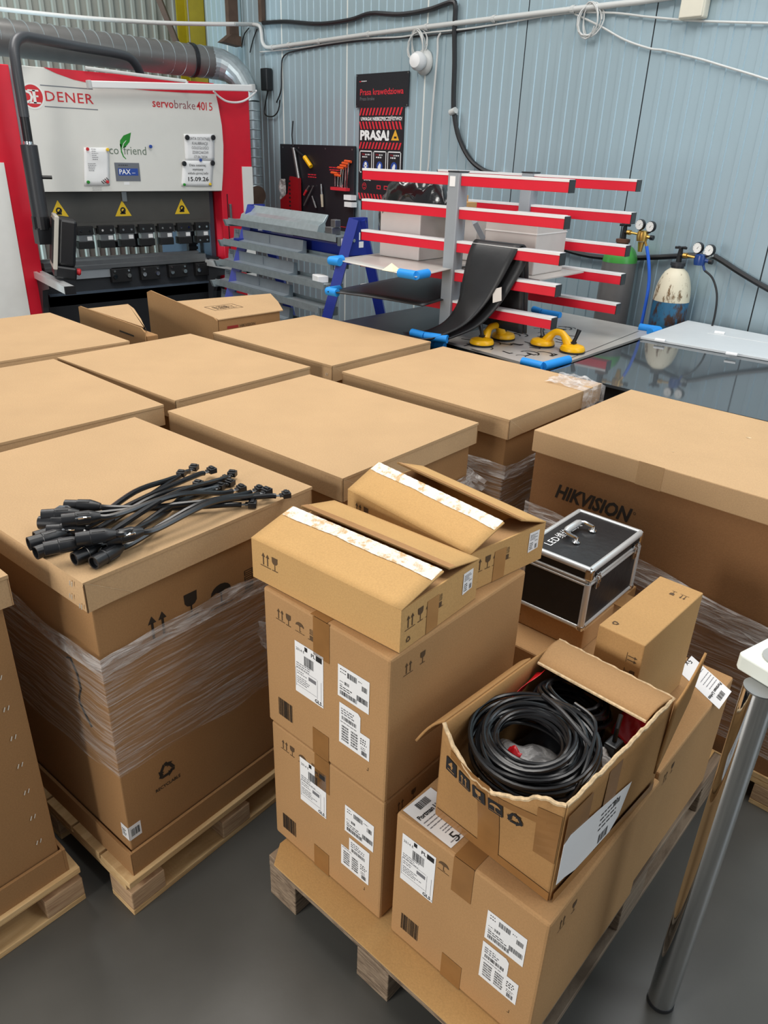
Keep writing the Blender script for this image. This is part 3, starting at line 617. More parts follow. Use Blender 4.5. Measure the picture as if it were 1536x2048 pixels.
cb = [RN(*q) for q in [(at_m(x, y, mL+.05)[0], mL+.05, at_m(x, y, mL+.05)[1]) for x, y in ((427, 182), (437, 192), (452, 202), (470, 205), (487, 202), (503, 192), (513, 181))]]
b = MB(); b.tube(rel(smooth(cb, 5), t.location), .008, 8); b.build('power_cable', TUBELAMP, t, smooth=True)

# notices held by magnets on the cover
def notice(pts, label, kind):
    c = [on_cover(*p) for p in pts]; X0 = sum(p[0] for p in c)/4; Z0 = sum(p[1] for p in c)/4
    o = Matrix.Rotation(R_LEFT, 4, 'Z') @ Vector((X0, -.058, Z0)) + press.location
    t = thing('paper_notice', label, 'notice', o, R_LEFT)
    q = [(p[0]-X0, p[1]-Z0) for p in c]; b = MB()
    def fn(u, v):
        a = [q[0][i]*(1-u)+q[1][i]*u for i in (0, 1)]; d = [q[3][i]*(1-u)+q[2][i]*u for i in (0, 1)]
        return (a[0]*(1-v)+d[0]*v, -.003-.008*sin(u*pi)*abs(sin(v*5+u)), a[1]*(1-v)+d[1]*v)
    b.grid(fn, 9, 9); b.build('sheet', PAPER, t, smooth=True, solid=.0008)
    return t, MF(0, 0, 0, 0) @ Matrix.Translation((0, 0, .0135)), q
t, Q, q = notice([(168, 372), (219, 371), (217.5, 295), (167, 295)], 'white paper sheet with a small drawing left of the dealer plate', 0)
b = MB(); lines(b, -.03, .12, .06, 6, .014, .004, Q, 1); lines(b, -.07, .02, .07, 5, .012, .004, Q, 1)
for k in range(4): b.poly([(.015+.014*k, -.10+.008*k), (.035+.014*k, -.12+.008*k), (.04+.014*k, -.117+.008*k), (.02+.014*k, -.097+.008*k)], Q, 0)
lines(b, -.06, -.15, .12, 2, .014, .003, Q, 1); b.build('print', [BLACKINK, GREYINK], t)
t, Q, q = notice([(370, 322), (428, 321), (428, 268), (367, 268)], 'upper white notice with a date at the right of the press cover', 0)
b = MB()
for k, s in enumerate(('DATA OSTATNIEJ', 'KALIBRACJI', 'ODLEGŁOŚCI', 'ZDERZAKÓW', '17.06.2024')): b.text(s, .030, 0, .055-.034*k, Q, 0, align='C', width=(.19, .14, .155, .15, .12)[k])
b.build('print', GREYINK, t)
t, Q, q = notice([(362, 372), (423, 373), (427, 321), (365, 321)], 'lower white notice with a handwritten style date on the press cover', 0)
b = MB(); b.text('Data ostatniej', .026, 0, .055, Q, 0, align='C', width=.15); b.text('wymiany', .026, 0, .024, Q, 0, align='C', width=.10); b.text('wkładu górnej belki', .026, 0, -.006, Q, 0, align='C', width=.19); b.text('15.09.26', .046, 0, -.058, Q, 0, align='C', bold=.012, width=.19)
b.build('print', BLACKINK, t)
mg = [(173, 298, INK_RED, .012, 'red magnet at the upper left corner of the drawing sheet'), (213, 299, SIGNY, .012, 'yellow magnet at the upper right corner of the drawing sheet'), (174.5, 364, LEAFG, .012, 'green magnet at the lower left corner of the drawing sheet'), (213, 363.5, INK_RED, .012, 'red magnet at the lower right corner of the drawing sheet'),
      (299, 293, INK_BLUE, .013, 'blue magnet alone beside the green leaf emblem'), (372, 275, BLACKP, .02, 'black magnet at the upper left corner of the upper notice'), (424, 275, BLACKP, .02, 'black magnet at the upper right corner of the upper notice'), (399, 320, INK_BLUE, .012, 'blue magnet where the two notices meet'),
      (366, 327, BLACKP, .02, 'black magnet at the upper left corner of the lower notice'), (423, 326, BLACKP, .02, 'black magnet at the upper right corner of the lower notice'), (366.5, 369, LEAFG, .011, 'green magnet at the lower left corner of the lower notice'), (418, 368, SIGNY, .011, 'yellow magnet at the lower right corner of the lower notice')]
for x, y, m_, r, L in mg:
    X, Z = on_cover(x, y); o = Matrix.Rotation(R_LEFT, 4, 'Z') @ Vector((X, -.073, Z)) + press.location
    b = MB(); b.lathe([(r, 0), (r, .008), (r*.8, .012)], 14, YX); tag(b.build('magnet', m_, loc=o, rz=R_LEFT, smooth=True), L, 'magnet', 'magnets on the press cover')
# ------------------------------------------------------------------ signs and tool board on the right wall
m0 = 5.047; t = thing('wall_sign', 'black wall sign with red words above the danger poster', 'sign', RN(WN-.009, m0, 2.117), R_RIGHT)
b = MB(); b.box(-.313, .313, -.008, 0, 0, .237); b.build('plate', SIGNK, t)
Q = MF(0, 0, 0, .009); b = MB(); b.text('Prasa krawędziowa', .062, -.26, .088, Q, 0, bold=.012, width=.52); b.text('Press brake', .036, -.26, .05, Q, 1, width=.18); b.box(-.27, -.25, -.009, -.0085, .181, .187, I4, 0); lines(b, -.245, .183, .065, 1, .01, .006, Q, 2)
b.build('lettering', [SIGNR, mat('sign_grey', (110, 112, 116), .5, var=0), PAPER], t)
b = MB()
for x in (-.303, .303):
    for z in (.01, .227): b.disc(x, z, .005, Q)
b.build('rivet', STEEL, t)
t = thing('danger_poster', 'tall black danger poster with red stripes and three pictogram boxes', 'poster', RN(WN-.009, m0, 1.415), R_RIGHT)
b = MB(); b.box(-.272, .272, -.004, 0, 0, .70); b.build('sheet', SIGNK, t)
Q = MF(0, 0, 0, .005); Q2 = MF(0, 0, 0, .0058); b = MB()
for z0, z1, dr in ((.645, .698, 1), (.545, .60, -1), (.40, .45, 1), (.012, .06, -1)):
    for k in range(13):
        x = -.262+k*.0405; s_ = .024*dr; xs = [x-s_/2, x+.020-s_/2, x+.020+s_/2, x+s_/2]
        b.poly([(max(-.27, min(.27, xs[0])), z0), (max(-.27, min(.27, xs[1])), z0), (max(-.27, min(.27, xs[2])), z1), (max(-.27, min(.27, xs[3])), z1)], Q, 0)
b.text('UWAGA! NIEBEZPIECZEŃSTWO!', .035, 0, .608, Q, 1, bold=.03, align='C', width=.50)
b.text('PRASA!', .095, -.255, .468, Q, 1, bold=.05, width=.36)
b.poly([(.13, .466), (.225, .466), (.1775, .545)], Q, 2); b.rect(.165, .48, .195, .494, Q2, 3)
for k in range(3):
    x0 = -.258+k*.176; x1 = x0+.160; z0, z1 = .218, .386; th = .008
    for r_ in ((x0, z0, x1, z0+th), (x0, z1-th, x1, z1), (x0, z0, x0+th, z1), (x1-th, z0, x1, z1)): b.rect(*r_, Q, 1)
    b.text(('UŻYWAJ', 'UŻYWAJ', 'UŻYWAJ')[k], .017, x0+.03, .352, Q, 0, width=.035); lines(b, x0+.072, .352, .07, 1, .01, .010, Q, 1); lines(b, x0+.035, .334, .10, 1, .01, .010, Q, 1)
    cx = (x0+x1)/2; b.disc(cx, .272, .038, Q, 4, 20)
    if k == 0: b.disc(cx, .285, .016, Q2, 1, 14); b.disc(cx, .253, .014, Q2, 1, 14); b.rect(cx-.022, .266, cx+.022, .276, Q2, 1)
    else: b.poly([(cx-.018, .245), (cx+.012, .245), (cx+.018, .285), (cx+.004, .298), (cx-.02, .27)], Q2, 1)
b.ring(-.19, .115, .022, .027, Q, 0, 18); b.rect(-.205, .12, -.175, .126, Q, 0); b.rect(-.2, .102, -.18, .107, Q, 0)
for x in (-.03, .06, .15): b.rect(x, .10, x+.05, .13, Q, 0); b.rect(x+.01, .107, x+.04, .123, Q2, 3)
b.text('ZAKAZ', .028, -.20, .16, Q, 1, bold=.02)
b.build('print', [SIGNR, PAPER, mat('sign_amber', (236, 176, 50), .5, var=0), SIGNK, INK_BLUE], t)

t = thing('tool_board', 'black pegboard with sloping lower left corner left of the danger poster', 'tool board', RN(WN-.009, 5.355, 1.05), R_RIGHT)
TB = 5.355; b = MB(); b.prism([(-1.09, .30), (-.90, -.05), (0, -.05), (0, .782), (-1.10, .782), (-1.10, .42)], 0, .022, MF(0, 0, 0, 0)); b.build('panel', SIGNK, t, bevel=.003)
Q = MF(0, 0, 0, .023); b = MB()
for x, z, w_ in ((-.66, .535, .20), (-.66, .515, .21), (-.345, .605, .24), (-.34, .585, .27), (-.33, .565, .25)): lines(b, x, z, w_, 1, .01, .008, Q, 0)
lines(b, -.30, .075, .2, 1, .01, .006, Q, 0); lines(b, -.20, .13, .12, 1, .01, .006, Q, 0); b.build('print', SIGNR, t)
b = MB()
for x in (-1.05, -.8, -.4, -.03): b.disc(x, .755, .007, Q)
b.build('screw', STEEL, t)
def onboard(x, y, n=4.40):
    m_, z = at_n(x, y, n); return RN(n, m_, z)
L_ = ['leftmost and shortest', 'second', 'third', 'fourth', 'fifth', 'tallest, rightmost']
hp = [((670, 347), (670, 372)), ((677, 352), (676, 373)), ((683, 337), (681, 374)), ((688, 333), (684, 375)), ((692, 328), (690, 376)), ((697, 324), (694, 377))]
for k, (a, c) in enumerate(hp):
    A = onboard(*a); Cc = onboard(*c); t = thing('hex_key', f'{L_[k]} of the orange T handled hex keys on the black pegboard', 'hex key', A, R_RIGHT, 'T handled hex keys')
    b = MB(); b.tube([(0, 0, 0), Cc-A and (Matrix.Rotation(-R_RIGHT, 4, 'Z') @ (Cc-A))], .006, 6); b.build('shaft', CHROME, t, smooth=True)
    b = MB(); b.tube([(-.05, 0, .006), (.035, 0, .002)], .011, 8); b.build('handle', ORANGE, t, smooth=True)
A = onboard(681, 378); b = MB(); b.box(-.105, .105, -.03, .03, -.012, .012); tag(b.build('tool_holder', SIGNR, loc=A, rz=R_RIGHT), 'red rail holding the hex keys on the pegboard', 'holder')
A = onboard(587, 296); t = thing('grease_gun', 'grease gun with yellow lever grip hanging at the upper left of the pegboard', 'grease gun', A, R_RIGHT)
b = MB(); Cc = Matrix.Rotation(-R_RIGHT, 4, 'Z') @ (onboard(599, 366)-A); b.tube([(0, 0, 0), Cc], .018, 10); b.build('barrel', STEEL, t, smooth=True)
b = MB(); Cc = Matrix.Rotation(-R_RIGHT, 4, 'Z') @ (onboard(609, 314)-A); b.tube([(-.04, 0, 0), (.03, 0, -.01), Cc], .009, 8); b.build('lever', BLACKP, t, smooth=True)
b = MB(); C2 = Matrix.Rotation(-R_RIGHT, 4, 'Z') @ (onboard(622, 333)-A); b.tube([Cc, C2], .02, 10); b.build('grip', YPLA, t, smooth=True)
b = MB(); C3 = [Matrix.Rotation(-R_RIGHT, 4, 'Z') @ (onboard(*p)-A) for p in ((586, 292), (584, 270), (586, 242))]; b.tube(C3, .006, 8); b.build('nozzle_hose', BLACKP, t, smooth=True)
for nm_, lab, cat, pts, r, mt in (('brush', 'long pale handled brush hanging in the middle of the pegboard', 'brush', ((642, 368), (645, 414)), .013, mat('pale_handle', (196, 182, 160), .5, var=.05)),
     ('pliers', 'red handled pliers hanging at the lower left of the pegboard', 'pliers', ((618, 372), (608, 390)), .012, INK_RED), ('file', 'dark file leaning across the lower pegboard', 'file', ((627, 372), (608, 411)), .009, STEEL), ('tongs', 'dark tongs hanging right of the pliers on the pegboard', 'tongs', ((624, 392), (632, 416)), .010, STEEL)):
    A = onboard(*pts[0]); Cc = Matrix.Rotation(-R_RIGHT, 4, 'Z') @ (onboard(*pts[1])-A); t = thing(nm_, lab, cat, A, R_RIGHT)
    b = MB(); b.tube([(0, 0, 0), Cc*.45], [r*.6, r*.8], 8); b.build('head', STEEL, t, smooth=True); b = MB(); b.tube([Cc*.45, Cc], [r, r*.8], 8); b.build('handle', mt, t, smooth=True)
for k, (x, y) in enumerate(((700, 395), (701, 409))):
    b = MB(); b.box(-.05, .05, -.03, .03, -.02, .02); tag(b.build('small_box', PAPER, loc=onboard(x, y), rz=R_RIGHT), ('upper', 'lower')[k]+' small white box at the lower right of the pegboard', 'box')
A = onboard(590, 388); t = thing('red_rack', 'red slotted holder at the lower left of the pegboard', 'holder', A, R_RIGHT)
b = MB(); b.prism([(-.20, -.28), (.10, -.28), (.10, .14), (-.04, .15), (-.08, .0), (-.20, -.06)], 0, .03, MF(0, 0, 0, 0)); b.build('plate', mat('deep_red', (150, 16, 26), .45, var=.05), t)
b = MB()
for k in range(9): b.box(-.05, -.028, -.033, -.03, .10-.035*k, .115-.035*k)
b.build('notches', BLACKM, t)
A = onboard(566, 378); b = MB()
b.grid(lambda u, v: (.10*(u-.5)*(1-.3*abs(v-.5)), -.03*sin(u*pi)*(1+.5*sin(v*9+u*7)), .18*(v-.5)), 10, 12)
tag(b.build('plastic_bag', BAG_CLEAR, loc=A, rz=R_RIGHT, smooth=True, solid=.001), 'crumpled clear plastic bag hanging beside the left end of the pegboard', 'bag')

# ------------------------------------------------------------------ blue A-frame stand with galvanised trays
SN, SM = 3.5, 4.2
stand = thing('tool_stand', 'royal blue A shaped stand carrying galvanised trays before the pegboard', 'stand', RN(SN, SM, 0), R_RIGHT)
# local x right (towards the camera side), y to the wall
def aframe(x):
    for s in (-1, 1):
        top = Vector((x, s*.03, 1.37)); ft = Vector((x, s*(.53 if s < 0 else .47), .0)); d = ft-top
        b = MB(); b.tube([top, ft], .048, 4); b.build('leg', BLUEP, stand)
    b = MB(); b.prism([(-.09, 1.14), (.10, 1.14), (.075, 1.385), (-.055, 1.385)], -.022, .022, Matrix.Translation((x, 0, 0)) @ Matrix(((0, 0, 1, 0), (1, 0, 0, 0), (0, 1, 0, 0), (0, 0, 0, 1)))); g = b.build('gusset', BLUEP, stand)
    b = MB()
    for y_, z_ in ((-.03, 1.355), (.045, 1.355), (-.05, 1.24)): b.lathe([(.012, 0), (.012, .01)], 10, Matrix.Translation((x+.022, y_, z_)) @ Matrix.Rotation(pi/2, 4, 'Y'))
    b.build('bolt', CHROME, g)
    b = MB(); b.box(x+.022, x+.024, .0, .045, 1.24, 1.29); b.box(x+.022, x+.024, .0, .04, 1.19, 1.23); b.build('tag', PAPER, g)
    b = MB(); b.box(x-.03, x+.03, -.20, .22, 1.085, 1.135); b.build('cross_bar', BLUEP, stand)
aframe(.0); aframe(-1.28)
b = MB(); b.box(-1.28, 0, -.03, .03, 1.12, 1.19); b.build('long_beam', BLUEP, stand)
lev = [(-.0, 1.262), (-.06, 1.107), (-.11, .951), (-.155, .795), (-.20, .64), (-.245, .49)]
for k, (y, z) in enumerate(lev):
    yy = y-.075
    b = MB(); b.box(-1.46, -.05, yy-.07, yy+.07, z-.004, z); b.box(-1.46, -.05, yy-.074, yy-.07, z-.036, z+.012); b.box(-1.46, -.05, yy+.07, yy+.074, z-.03, z+.02); tr = b.build('tray', GALV, stand)
    b = MB(); b.prism([(-.09, -.05), (.07, -.06), (.07, .0), (-.11, .0)], -.0, .03, Matrix.Translation((-1.46, yy, z)) @ Matrix(((0, 0, -1, 0), (1, 0, 0, 0), (0, 1, 0, 0), (0, 0, 0, 1)))); b.build('end_bracket', GALV, tr)
    b = MB(); b.box(-.05, -.02, yy-.06, yy+.08, z-.06, z-.002); b.build('end_plate', mat('dull_galv', (120, 128, 128), .5, metal=.4, var=.1), tr)
    b = MB(); b.box(-.02, -.018, yy-.05, yy-.0, z-.055, z-.01); b.build('tag', PAPER, tr)
PRW = ['uppermost', 'second', 'third', 'fourth', 'fifth']
for k in range(5):
    y, z = lev[k]; yy = y-.075; xe = (-.30, -.45, -.50, -.50, -.44)[k]; xs = (-1.33, -1.40, -1.42, -1.42, -1.42)[k]
    p = RN(SN, SM, 0)+Matrix.Rotation(R_RIGHT, 4, 'Z') @ Vector((0, yy, z))
    t = thing('press_tool', f'{PRW[k]} steel press tool bar lying on the blue stand, counted from the top', 'press tool', p, R_RIGHT, 'press tool bars on the blue stand')
    if k == 0:
        b = MB(); b.prism([(-.05, .0), (.02, .0), (.035, .03), (.03, .06), (.06, .115), (.05, .12), (.01, .07), (-.03, .05)], xs, xe, Matrix(((0, 0, 1, 0), (1, 0, 0, 0), (0, 1, 0, 0), (0, 0, 0, 1)))); b.build('bar', GALV, t, bevel=.002)
    else:
        b = MB(); b.prism([(-.055, 0), (.03, 0), (.03, .085), (-.0, .092), (-.008, .02), (-.055, .012)], xs, xe, Matrix(((0, 0, 1, 0), (1, 0, 0, 0), (0, 1, 0, 0), (0, 0, 0, 1)))); b.build('bar', mat('ground_steel', (150, 160, 168), .38, metal=.6, var=.05), t)
        b = MB()
        for q in (xs+.08, xs+.52): b.box(q, q+.004, -.0095, -.0085, .03, .088)
        lines(b, xs+.03, .072, .05, 2, .014, .008, MF(0, 0, 0, .0085) @ Matrix.Translation((0, 0, 0))); b.build('stamp', SLATE, t)
p = RN(SN, SM, 0)+Matrix.Rotation(R_RIGHT, 4, 'Z') @ Vector((-.16, lev[2][0]-.09, lev[2][1]+.001)); b = MB(); b.box(-.06, .06, -.04, .04, 0, .045)
tag(b.build('small_block', PAPER, loc=p, rz=R_RIGHT-.3, bevel=.004), 'small white block on the third tray of the blue stand', 'block')
p = RN(SN, SM, 0)+Matrix.Rotation(R_RIGHT, 4, 'Z') @ Vector((-.15, lev[0][0]-.08, lev[0][1]+.001)); b = MB(); b.box(-.06, .02, -.04, .04, 0, .05); b.box(-.02, .03, -.02, .03, .05, .10)
tag(b.build('tool_stop', STEEL, loc=p, rz=R_RIGHT, bevel=.004), 'small steel stop block at the right end of the top tray', 'block')

# ------------------------------------------------------------------ cantilever rack
RO = Vector((.30, 3.906, 0)); RA = radians(-40)
rack = thing('cantilever_rack', 'grey sheet rack with rows of red arms edged in white', 'rack', RO, RA)
rows = ((0., 0.), (.04, .603))
zs = (1.664, 1.516, 1.362, 1.224, 1.075)
for x0, y0 in rows:
    b = MB(); b.box(x0-.033, x0+.033, y0-.04, y0+.04, 0.02, 1.722); po = b.build('post', GREYP, rack, bevel=.004)
    b = MB(); b.box(x0-.034, x0+.034, y0-.041, y0+.041, 1.722, 1.728); b.build('post_cap', DARK, po)
    if y0 == 0: b = MB(); b.box(x0-.02, x0+.012, y0-.0415, y0-.04, 1.66, 1.705); b.build('tag', PAPER, po)
    b = MB(); b.box(x0-.55, x0+.55, y0-.04, y0+.04, 0, .08); b.build('foot', GREYP, rack)
    for z in zs:
        for s in (-1, 1):
            a, c = x0+s*.034, x0+s*.605; u, v = min(a, c), max(a, c)
            b = MB(); b.box(u, v, y0-.024, y0+.024, z, z+.043); ar = b.build('arm', RED, rack, bevel=.002)
            b = MB(); b.box(u, v, y0-.025, y0+.025, z+.043, z+.054); b.build('top_strip', TUBELAMP, ar)
            e0, e1 = (v, v+.004) if s > 0 else (u-.004, u); b = MB(); b.box(e0, e1, y0-.026, y0+.026, z-.001, z+.052); b.build('end_cap', BLACKP, ar)
for q0, q1 in ((1.0, 1.05), (.1, .16)): b = MB(); b.box(-.03, .07, .04, .563, q0, q1); b.build('tie_beam', GREYP, rack)
for q0, q1 in ((1.50, 1.10), (1.10, 1.50)): b = MB(); b.tube([(.045+.01*(q0 < q1), .1, q0), (.055-.01*(q0 < q1), .52, q1)], .018, 4); b.build('cross_brace', GREYP, rack)
def RK(x, y, z): return RO + Matrix.Rotation(RA, 4, 'Z') @ Vector((x, y, z))
def rk(p): return Matrix.Rotation(-RA, 4, 'Z') @ (p-RO)
# under-table carrying the low sheets
b = MB(); b.box(-.62, .66, -.20, .92, .0, .90); b.build('base_shelf', mat('table_black', (30, 31, 33), .5, var=.1), rack)
def sheet(name, poly, z, th, mt, label, sag=0.):
    c = sum((Vector((p[0], p[1], 0)) for p in poly), Vector())/len(poly); b = MB()
    A, B, D, E_ = [Vector((p[0]-c.x, p[1]-c.y, 0)) for p in poly]
    def fn(u, v):
        q = (A*(1-u)+B*u)*(1-v)+(E_*(1-u)+D*u)*v; q.z = -sag*(max(0, u-.2)**2)*(1-v)*1.5; return q
    b.grid(fn, 14, 14); return tag(b.build(name, mt, loc=RK(c.x, c.y, z), rz=RA, smooth=True, solid=th), label, 'sheet metal')
A1 = rk(at_z(665, 517, 1.287)); A2 = rk(at_z(832, 552, 1.287))
sheet('steel_sheet', [(A1.x, A1.y), (A2.x, A2.y), (-.15, .95), (-.66, .95)], 1.282, .003, SHEETM, 'grey steel sheet on the left arms carrying the white cartons')
B1 = rk(at_z(655, 584, 1.135)); B2 = rk(at_z(845, 610, 1.13))
sheet('rubber_sheet', [(B1.x, B1.y), (B2.x, B2.y), (-.15, .90), (-.66, .90)], 1.137, .006, SHEETD, 'dark sagging sheet on the left arms just below the grey sheet', .012)
C1 = rk(at_z(600, 660, .93)); C2 = rk(at_z(880, 690, .93))
sheet('dark_sheet', [(C1.x-.1, C1.y), (C2.x, C2.y), (-.03, .90), (-.70, .90)], .905, .006, SHEETD, 'dark sheet lying lowest at the left foot of the rack')
# cut sheet with the lifters
S1_ = rk(at_z(920, 688, .945)); S2_ = rk(at_z(1092, 737, .945)); S3_ = rk(at_z(1318, 661, .945)); S4_ = rk(at_z(1075, 615, .945))
cs = thing('cut_sheet', 'laser cut steel sheet with slots under the yellow lifters', 'sheet metal', RK(.4, .1, .93), RA)
b = MB(); P4 = [(p.x-.4, p.y-.1) for p in (S1_, S2_, S3_, S4_)]; P4[0] = (P4[0][0]-.15, P4[0][1]+.02); P4[3] = (-.34, P4[3][1])
b.prism(P4, 0, .012); b.build('plate', SHEETM, cs)
b = MB(); rr = random.Random(3); TQ = MT(.0122)
for k in range(44):
    px, py = rr.uniform(930, 1150), rr.uniform(655, 712)
    q = rk(at_z(px, py, .943)); q = (q.x-.4, q.y-.1); a = rr.choice((0, pi/2, .2, -.3))
    if k % 3 == 0:
        r_ = rr.uniform(.025, .055); n = 9; pts = [(r_*cos(i*pi/8), r_*sin(i*pi/8)) for i in range(n)]; M_ = at2(TQ, q[0], q[1], a)
        for i in range(n-1): b.poly([pts[i], pts[i+1], (pts[i+1][0]*.82, pts[i+1][1]*.82), (pts[i][0]*.82, pts[i][1]*.82)], M_)
    else: b.rect(-.028, -.005, .028, .005, at2(TQ, q[0], q[1], a)); b.rect(.018, -.005, .028, .02, at2(TQ, q[0], q[1], a))
e1 = rk(at_z(1118, 726, .943)); e2 = rk(at_z(1278, 662, .943)); d = (e2-e1); nrm = Vector((-d.y, d.x, 0)).normalized()*.004
b.poly([(e1.x-.4, e1.y-.1), (e2.x-.4, e2.y-.1), (e2.x+nrm.x-.4, e2.y+nrm.y-.1), (e1.x+nrm.x-.4, e1.y+nrm.y-.1)], TQ)
b.build('cut_slots', BLACKM, cs)
# blue foam corner guards
def guard(px, z, d1, d2, l1, l2, label, tube_end=False):
    p = at_z(px[0], px[1], z); t = thing('corner_guard', label, 'corner guard', p, RA, 'blue foam corner guards')
    for a, l in ((d1, l1), (d2, l2)):
        b = MB(); b.tube([(0, 0, 0), (l*cos(a), l*sin(a), 0)], .021, 10); b.build('foam_arm', FOAM, t, smooth=True)
    return t
guard((832, 551), 1.287, pi, pi/2+.1, .10, .10, 'blue foam guard on the front corner of the grey steel sheet')
guard((660, 521), 1.287, 0.02, pi/2, .07, .09, 'blue foam guard on the left corner of the grey steel sheet')
guard((655, 582), 1.135, 0.02, pi/2, .07, .09, 'blue foam guard on the left corner of the sagging dark sheet')
guard((850, 672), .985, pi-.1, .25, .09, .12, 'blue foam guard beside the foot of the front rack post')
guard((872, 690), .93, pi, .1, .05, .05, 'blue foam guard tucked under the end of the rubber mat')
guard((1086, 733), .955, pi-.05, pi/2-.1, .11, .20, 'blue foam guard on the near corner of the cut sheet')
guard((1318, 660), .955, pi+.1, -pi/2-.1, .11, .10, 'blue foam guard on the far corner of the cut sheet, before the blue cylinder')
guard((1085, 625), .955, 0, pi-.5, .12, .10, 'blue foam guard lying behind the rack arms near the wall')
# white cartons, bag and small box on the grey sheet
def wcarton(F, yaw, w_, d_, h_, mt, label, bev=.006):
    c, rz = corner_root((F.x, F.y), yaw, w_, d_, F.z); t = thing('white_carton', label, 'carton', c, rz, 'cartons on the grey sheet')
    b = MB(); b.box(-w_/2, w_/2, -d_/2, d_/2, 0, h_); b.build('body', mt, t, bevel=bev)
    b = MB(); b.box(-w_/2-.001, w_/2+.001, -.02, .02, h_-.001, h_+.001); b.box(w_/2, w_/2+.001, -.02, .02, h_-.07, h_); b.build('tape', CARTONG, t); return t
zA = 1.2845
P1_ = RK(-.245, .05, zA); c_, s_ = cos(RA), sin(RA)
def wc(name, x0, x1, y0, y1, h_, mt, label):
    p = RK((x0+x1)/2, (y0+y1)/2, zA); w_, d_ = x1-x0, y1-y0; t = thing('white_carton', label, 'carton', p, RA, 'cartons on the grey sheet')
    b = MB(); b.box(-w_/2, w_/2, -d_/2, d_/2, 0, h_, I4, 0); b.build('body', mt, t, bevel=.006)
    b = MB(); b.box(-w_/2-.001, w_/2+.001, -.02, .02, h_-.001, h_+.001); b.build('tape', CARTONG, t)
    b = MB(); b.box(w_/2, w_/2+.0008, -d_/2+.004, d_/2-.004, .004, h_-.004); b.build('shaded_side', CARTONG, t)  # right face overlaid greyer, its shade put into the colour
wc('a', -.53, -.255, .045, .28, .25, CARTONW, 'white carton under the black bag on the grey sheet')
wc('b', -.262, -.06, .28, .46, .245, CARTONW, 'white carton just left of the front rack post')
F3 = RK(.42, .28, 1.27); 
b = MB(); b.box(-.05, .45, .1, .55, 1.264, 1.27); tag(b.build('shelf_board', SHEETM, loc=RO, rz=RA), 'thin shelf board between the rack posts under the grey carton', 'board')
c_ = RK(.20, .33, 1.27); t = thing('white_carton', 'greyish carton standing between the two rack posts', 'carton', c_, RA, 'cartons on the grey sheet'); b = MB(); b.box(-.14, .16, -.15, .15, 0, .27); b.build('body', CARTONG, t, bevel=.006); b = MB(); b.box(-.142, .162, -.152, .152, .19, .194); b.build('lid_line', CARTONW, t)
F4 = at_z(903, 414, 1.52); p = RK(-.12, .20, 1.52); t = thing('small_carton', 'small brown carton on top of the white cartons left of the post', 'carton', p, RA-.1); b = MB(); b.box(-.06, .06, -.06, .06, 0, .06); b.build('body', K_SMALL, t); b = MB(); b.box(-.05, .0, .0, .06, .06, .09); b.build('flap', K_SMALL, t)
pp = at_z(783, 541, 1.2845); b = MB(); b.add([(-.035, -.03, 0), (.035, -.03, 0), (0, .0, .035), (-.04, .03, 0), (.04, .03, 0)], [(0, 1, 2), (1, 4, 2), (4, 3, 2), (3, 0, 2)]); tag(b.build('paper_scrap', mat('cream_paper', (230, 224, 190), .6, var=.02), loc=pp, rz=RA), 'small folded cream paper standing on the grey sheet', 'paper')
# black bin bag: crumpled lump draped over the left carton
rr = random.Random(5); ph = [rr.uniform(0, 6) for _ in range(12)]
def bag(u, v):
    a = u*2*pi; q = v; r_ = sin(q*pi*.5)**.75
    f_ = 1+.07*sin(a*4+ph[0]+q*5)*q+.05*sin(a*7+ph[1]-q*8)*q+.03*sin(a*13+ph[2]+q*13)*q
    x = .235*r_*f_*cos(a); y = .14*r_*f_*sin(a)
    z = .125*(1-q**2.2)*(1+.35*cos(a-.2)*q) + .022*sin(a*5+ph[3]+q*9)*q*(1-q)*3.2 + .013*sin(a*8-q*13+ph[5])*q + .008*sin(a*15+q*21+ph[6])*q + .02*sin(a*9+ph[4]+q*5)*q**2 - .012*q
    if cos(a-pi) > .35 and q > .7: z -= .20*(q-.7)/.3*(cos(a-pi)-.35)/.65; x -= .02*q
    return (x, y, z)
b = MB(); b.grid(bag, 72, 26, closed=True); tag(b.build('bin_bag', BINBAG, loc=RK(-.36, .165, 1.555), rz=RA, smooth=True, solid=.002), 'crumpled black bin bag draped over the left white carton', 'bag')
# black rubber mat over the third right-hand arm
zt = zs[2]+.054
Lft = [(.135, .09, zt-.40), (.13, .05, zt-.06), (.13, 0, zt+.012), (.125, -.045, zt-.05), (.12, -.07, zt-.17), (.115, -.09, zt-.28), (.08, -.14, zt-.37), (.0, -.20, zt-.425), (-.12, -.22, zt-.448)]
Rgt = [(.41, .10, zt-.41), (.40, .055, zt-.06), (.39, 0, zt+.012), (.375, -.045, zt-.05), (.34, -.085, zt-.16), (.29, -.13, zt-.27), (.22, -.19, zt-.365), (.10, -.27, zt-.435), (-.02, -.31, zt-.450)]
def loft(La, Ra, nu=8):
    a = smooth(La, 5); c = smooth(Ra, 5); b = MB(); n = len(a)
    b.grid(lambda u, v: tuple(a[int(round(v*(n-1)))]*(1-u)+c[int(round(v*(n-1)))]*u), nu, n); return b
t = thing('rubber_mat', 'black rubber mat hung over a red arm and curling onto the table', 'mat', RO, RA)
loft(Lft, Rgt).build('outer_sheet', RUBBER, t, smooth=True, solid=.008)
L2 = [(p[0]+.03, p[1]+.012, p[2]-.012) for p in Lft]; R2 = [(p[0]+.04, p[1]+.03, p[2]-.014) for p in Rgt]
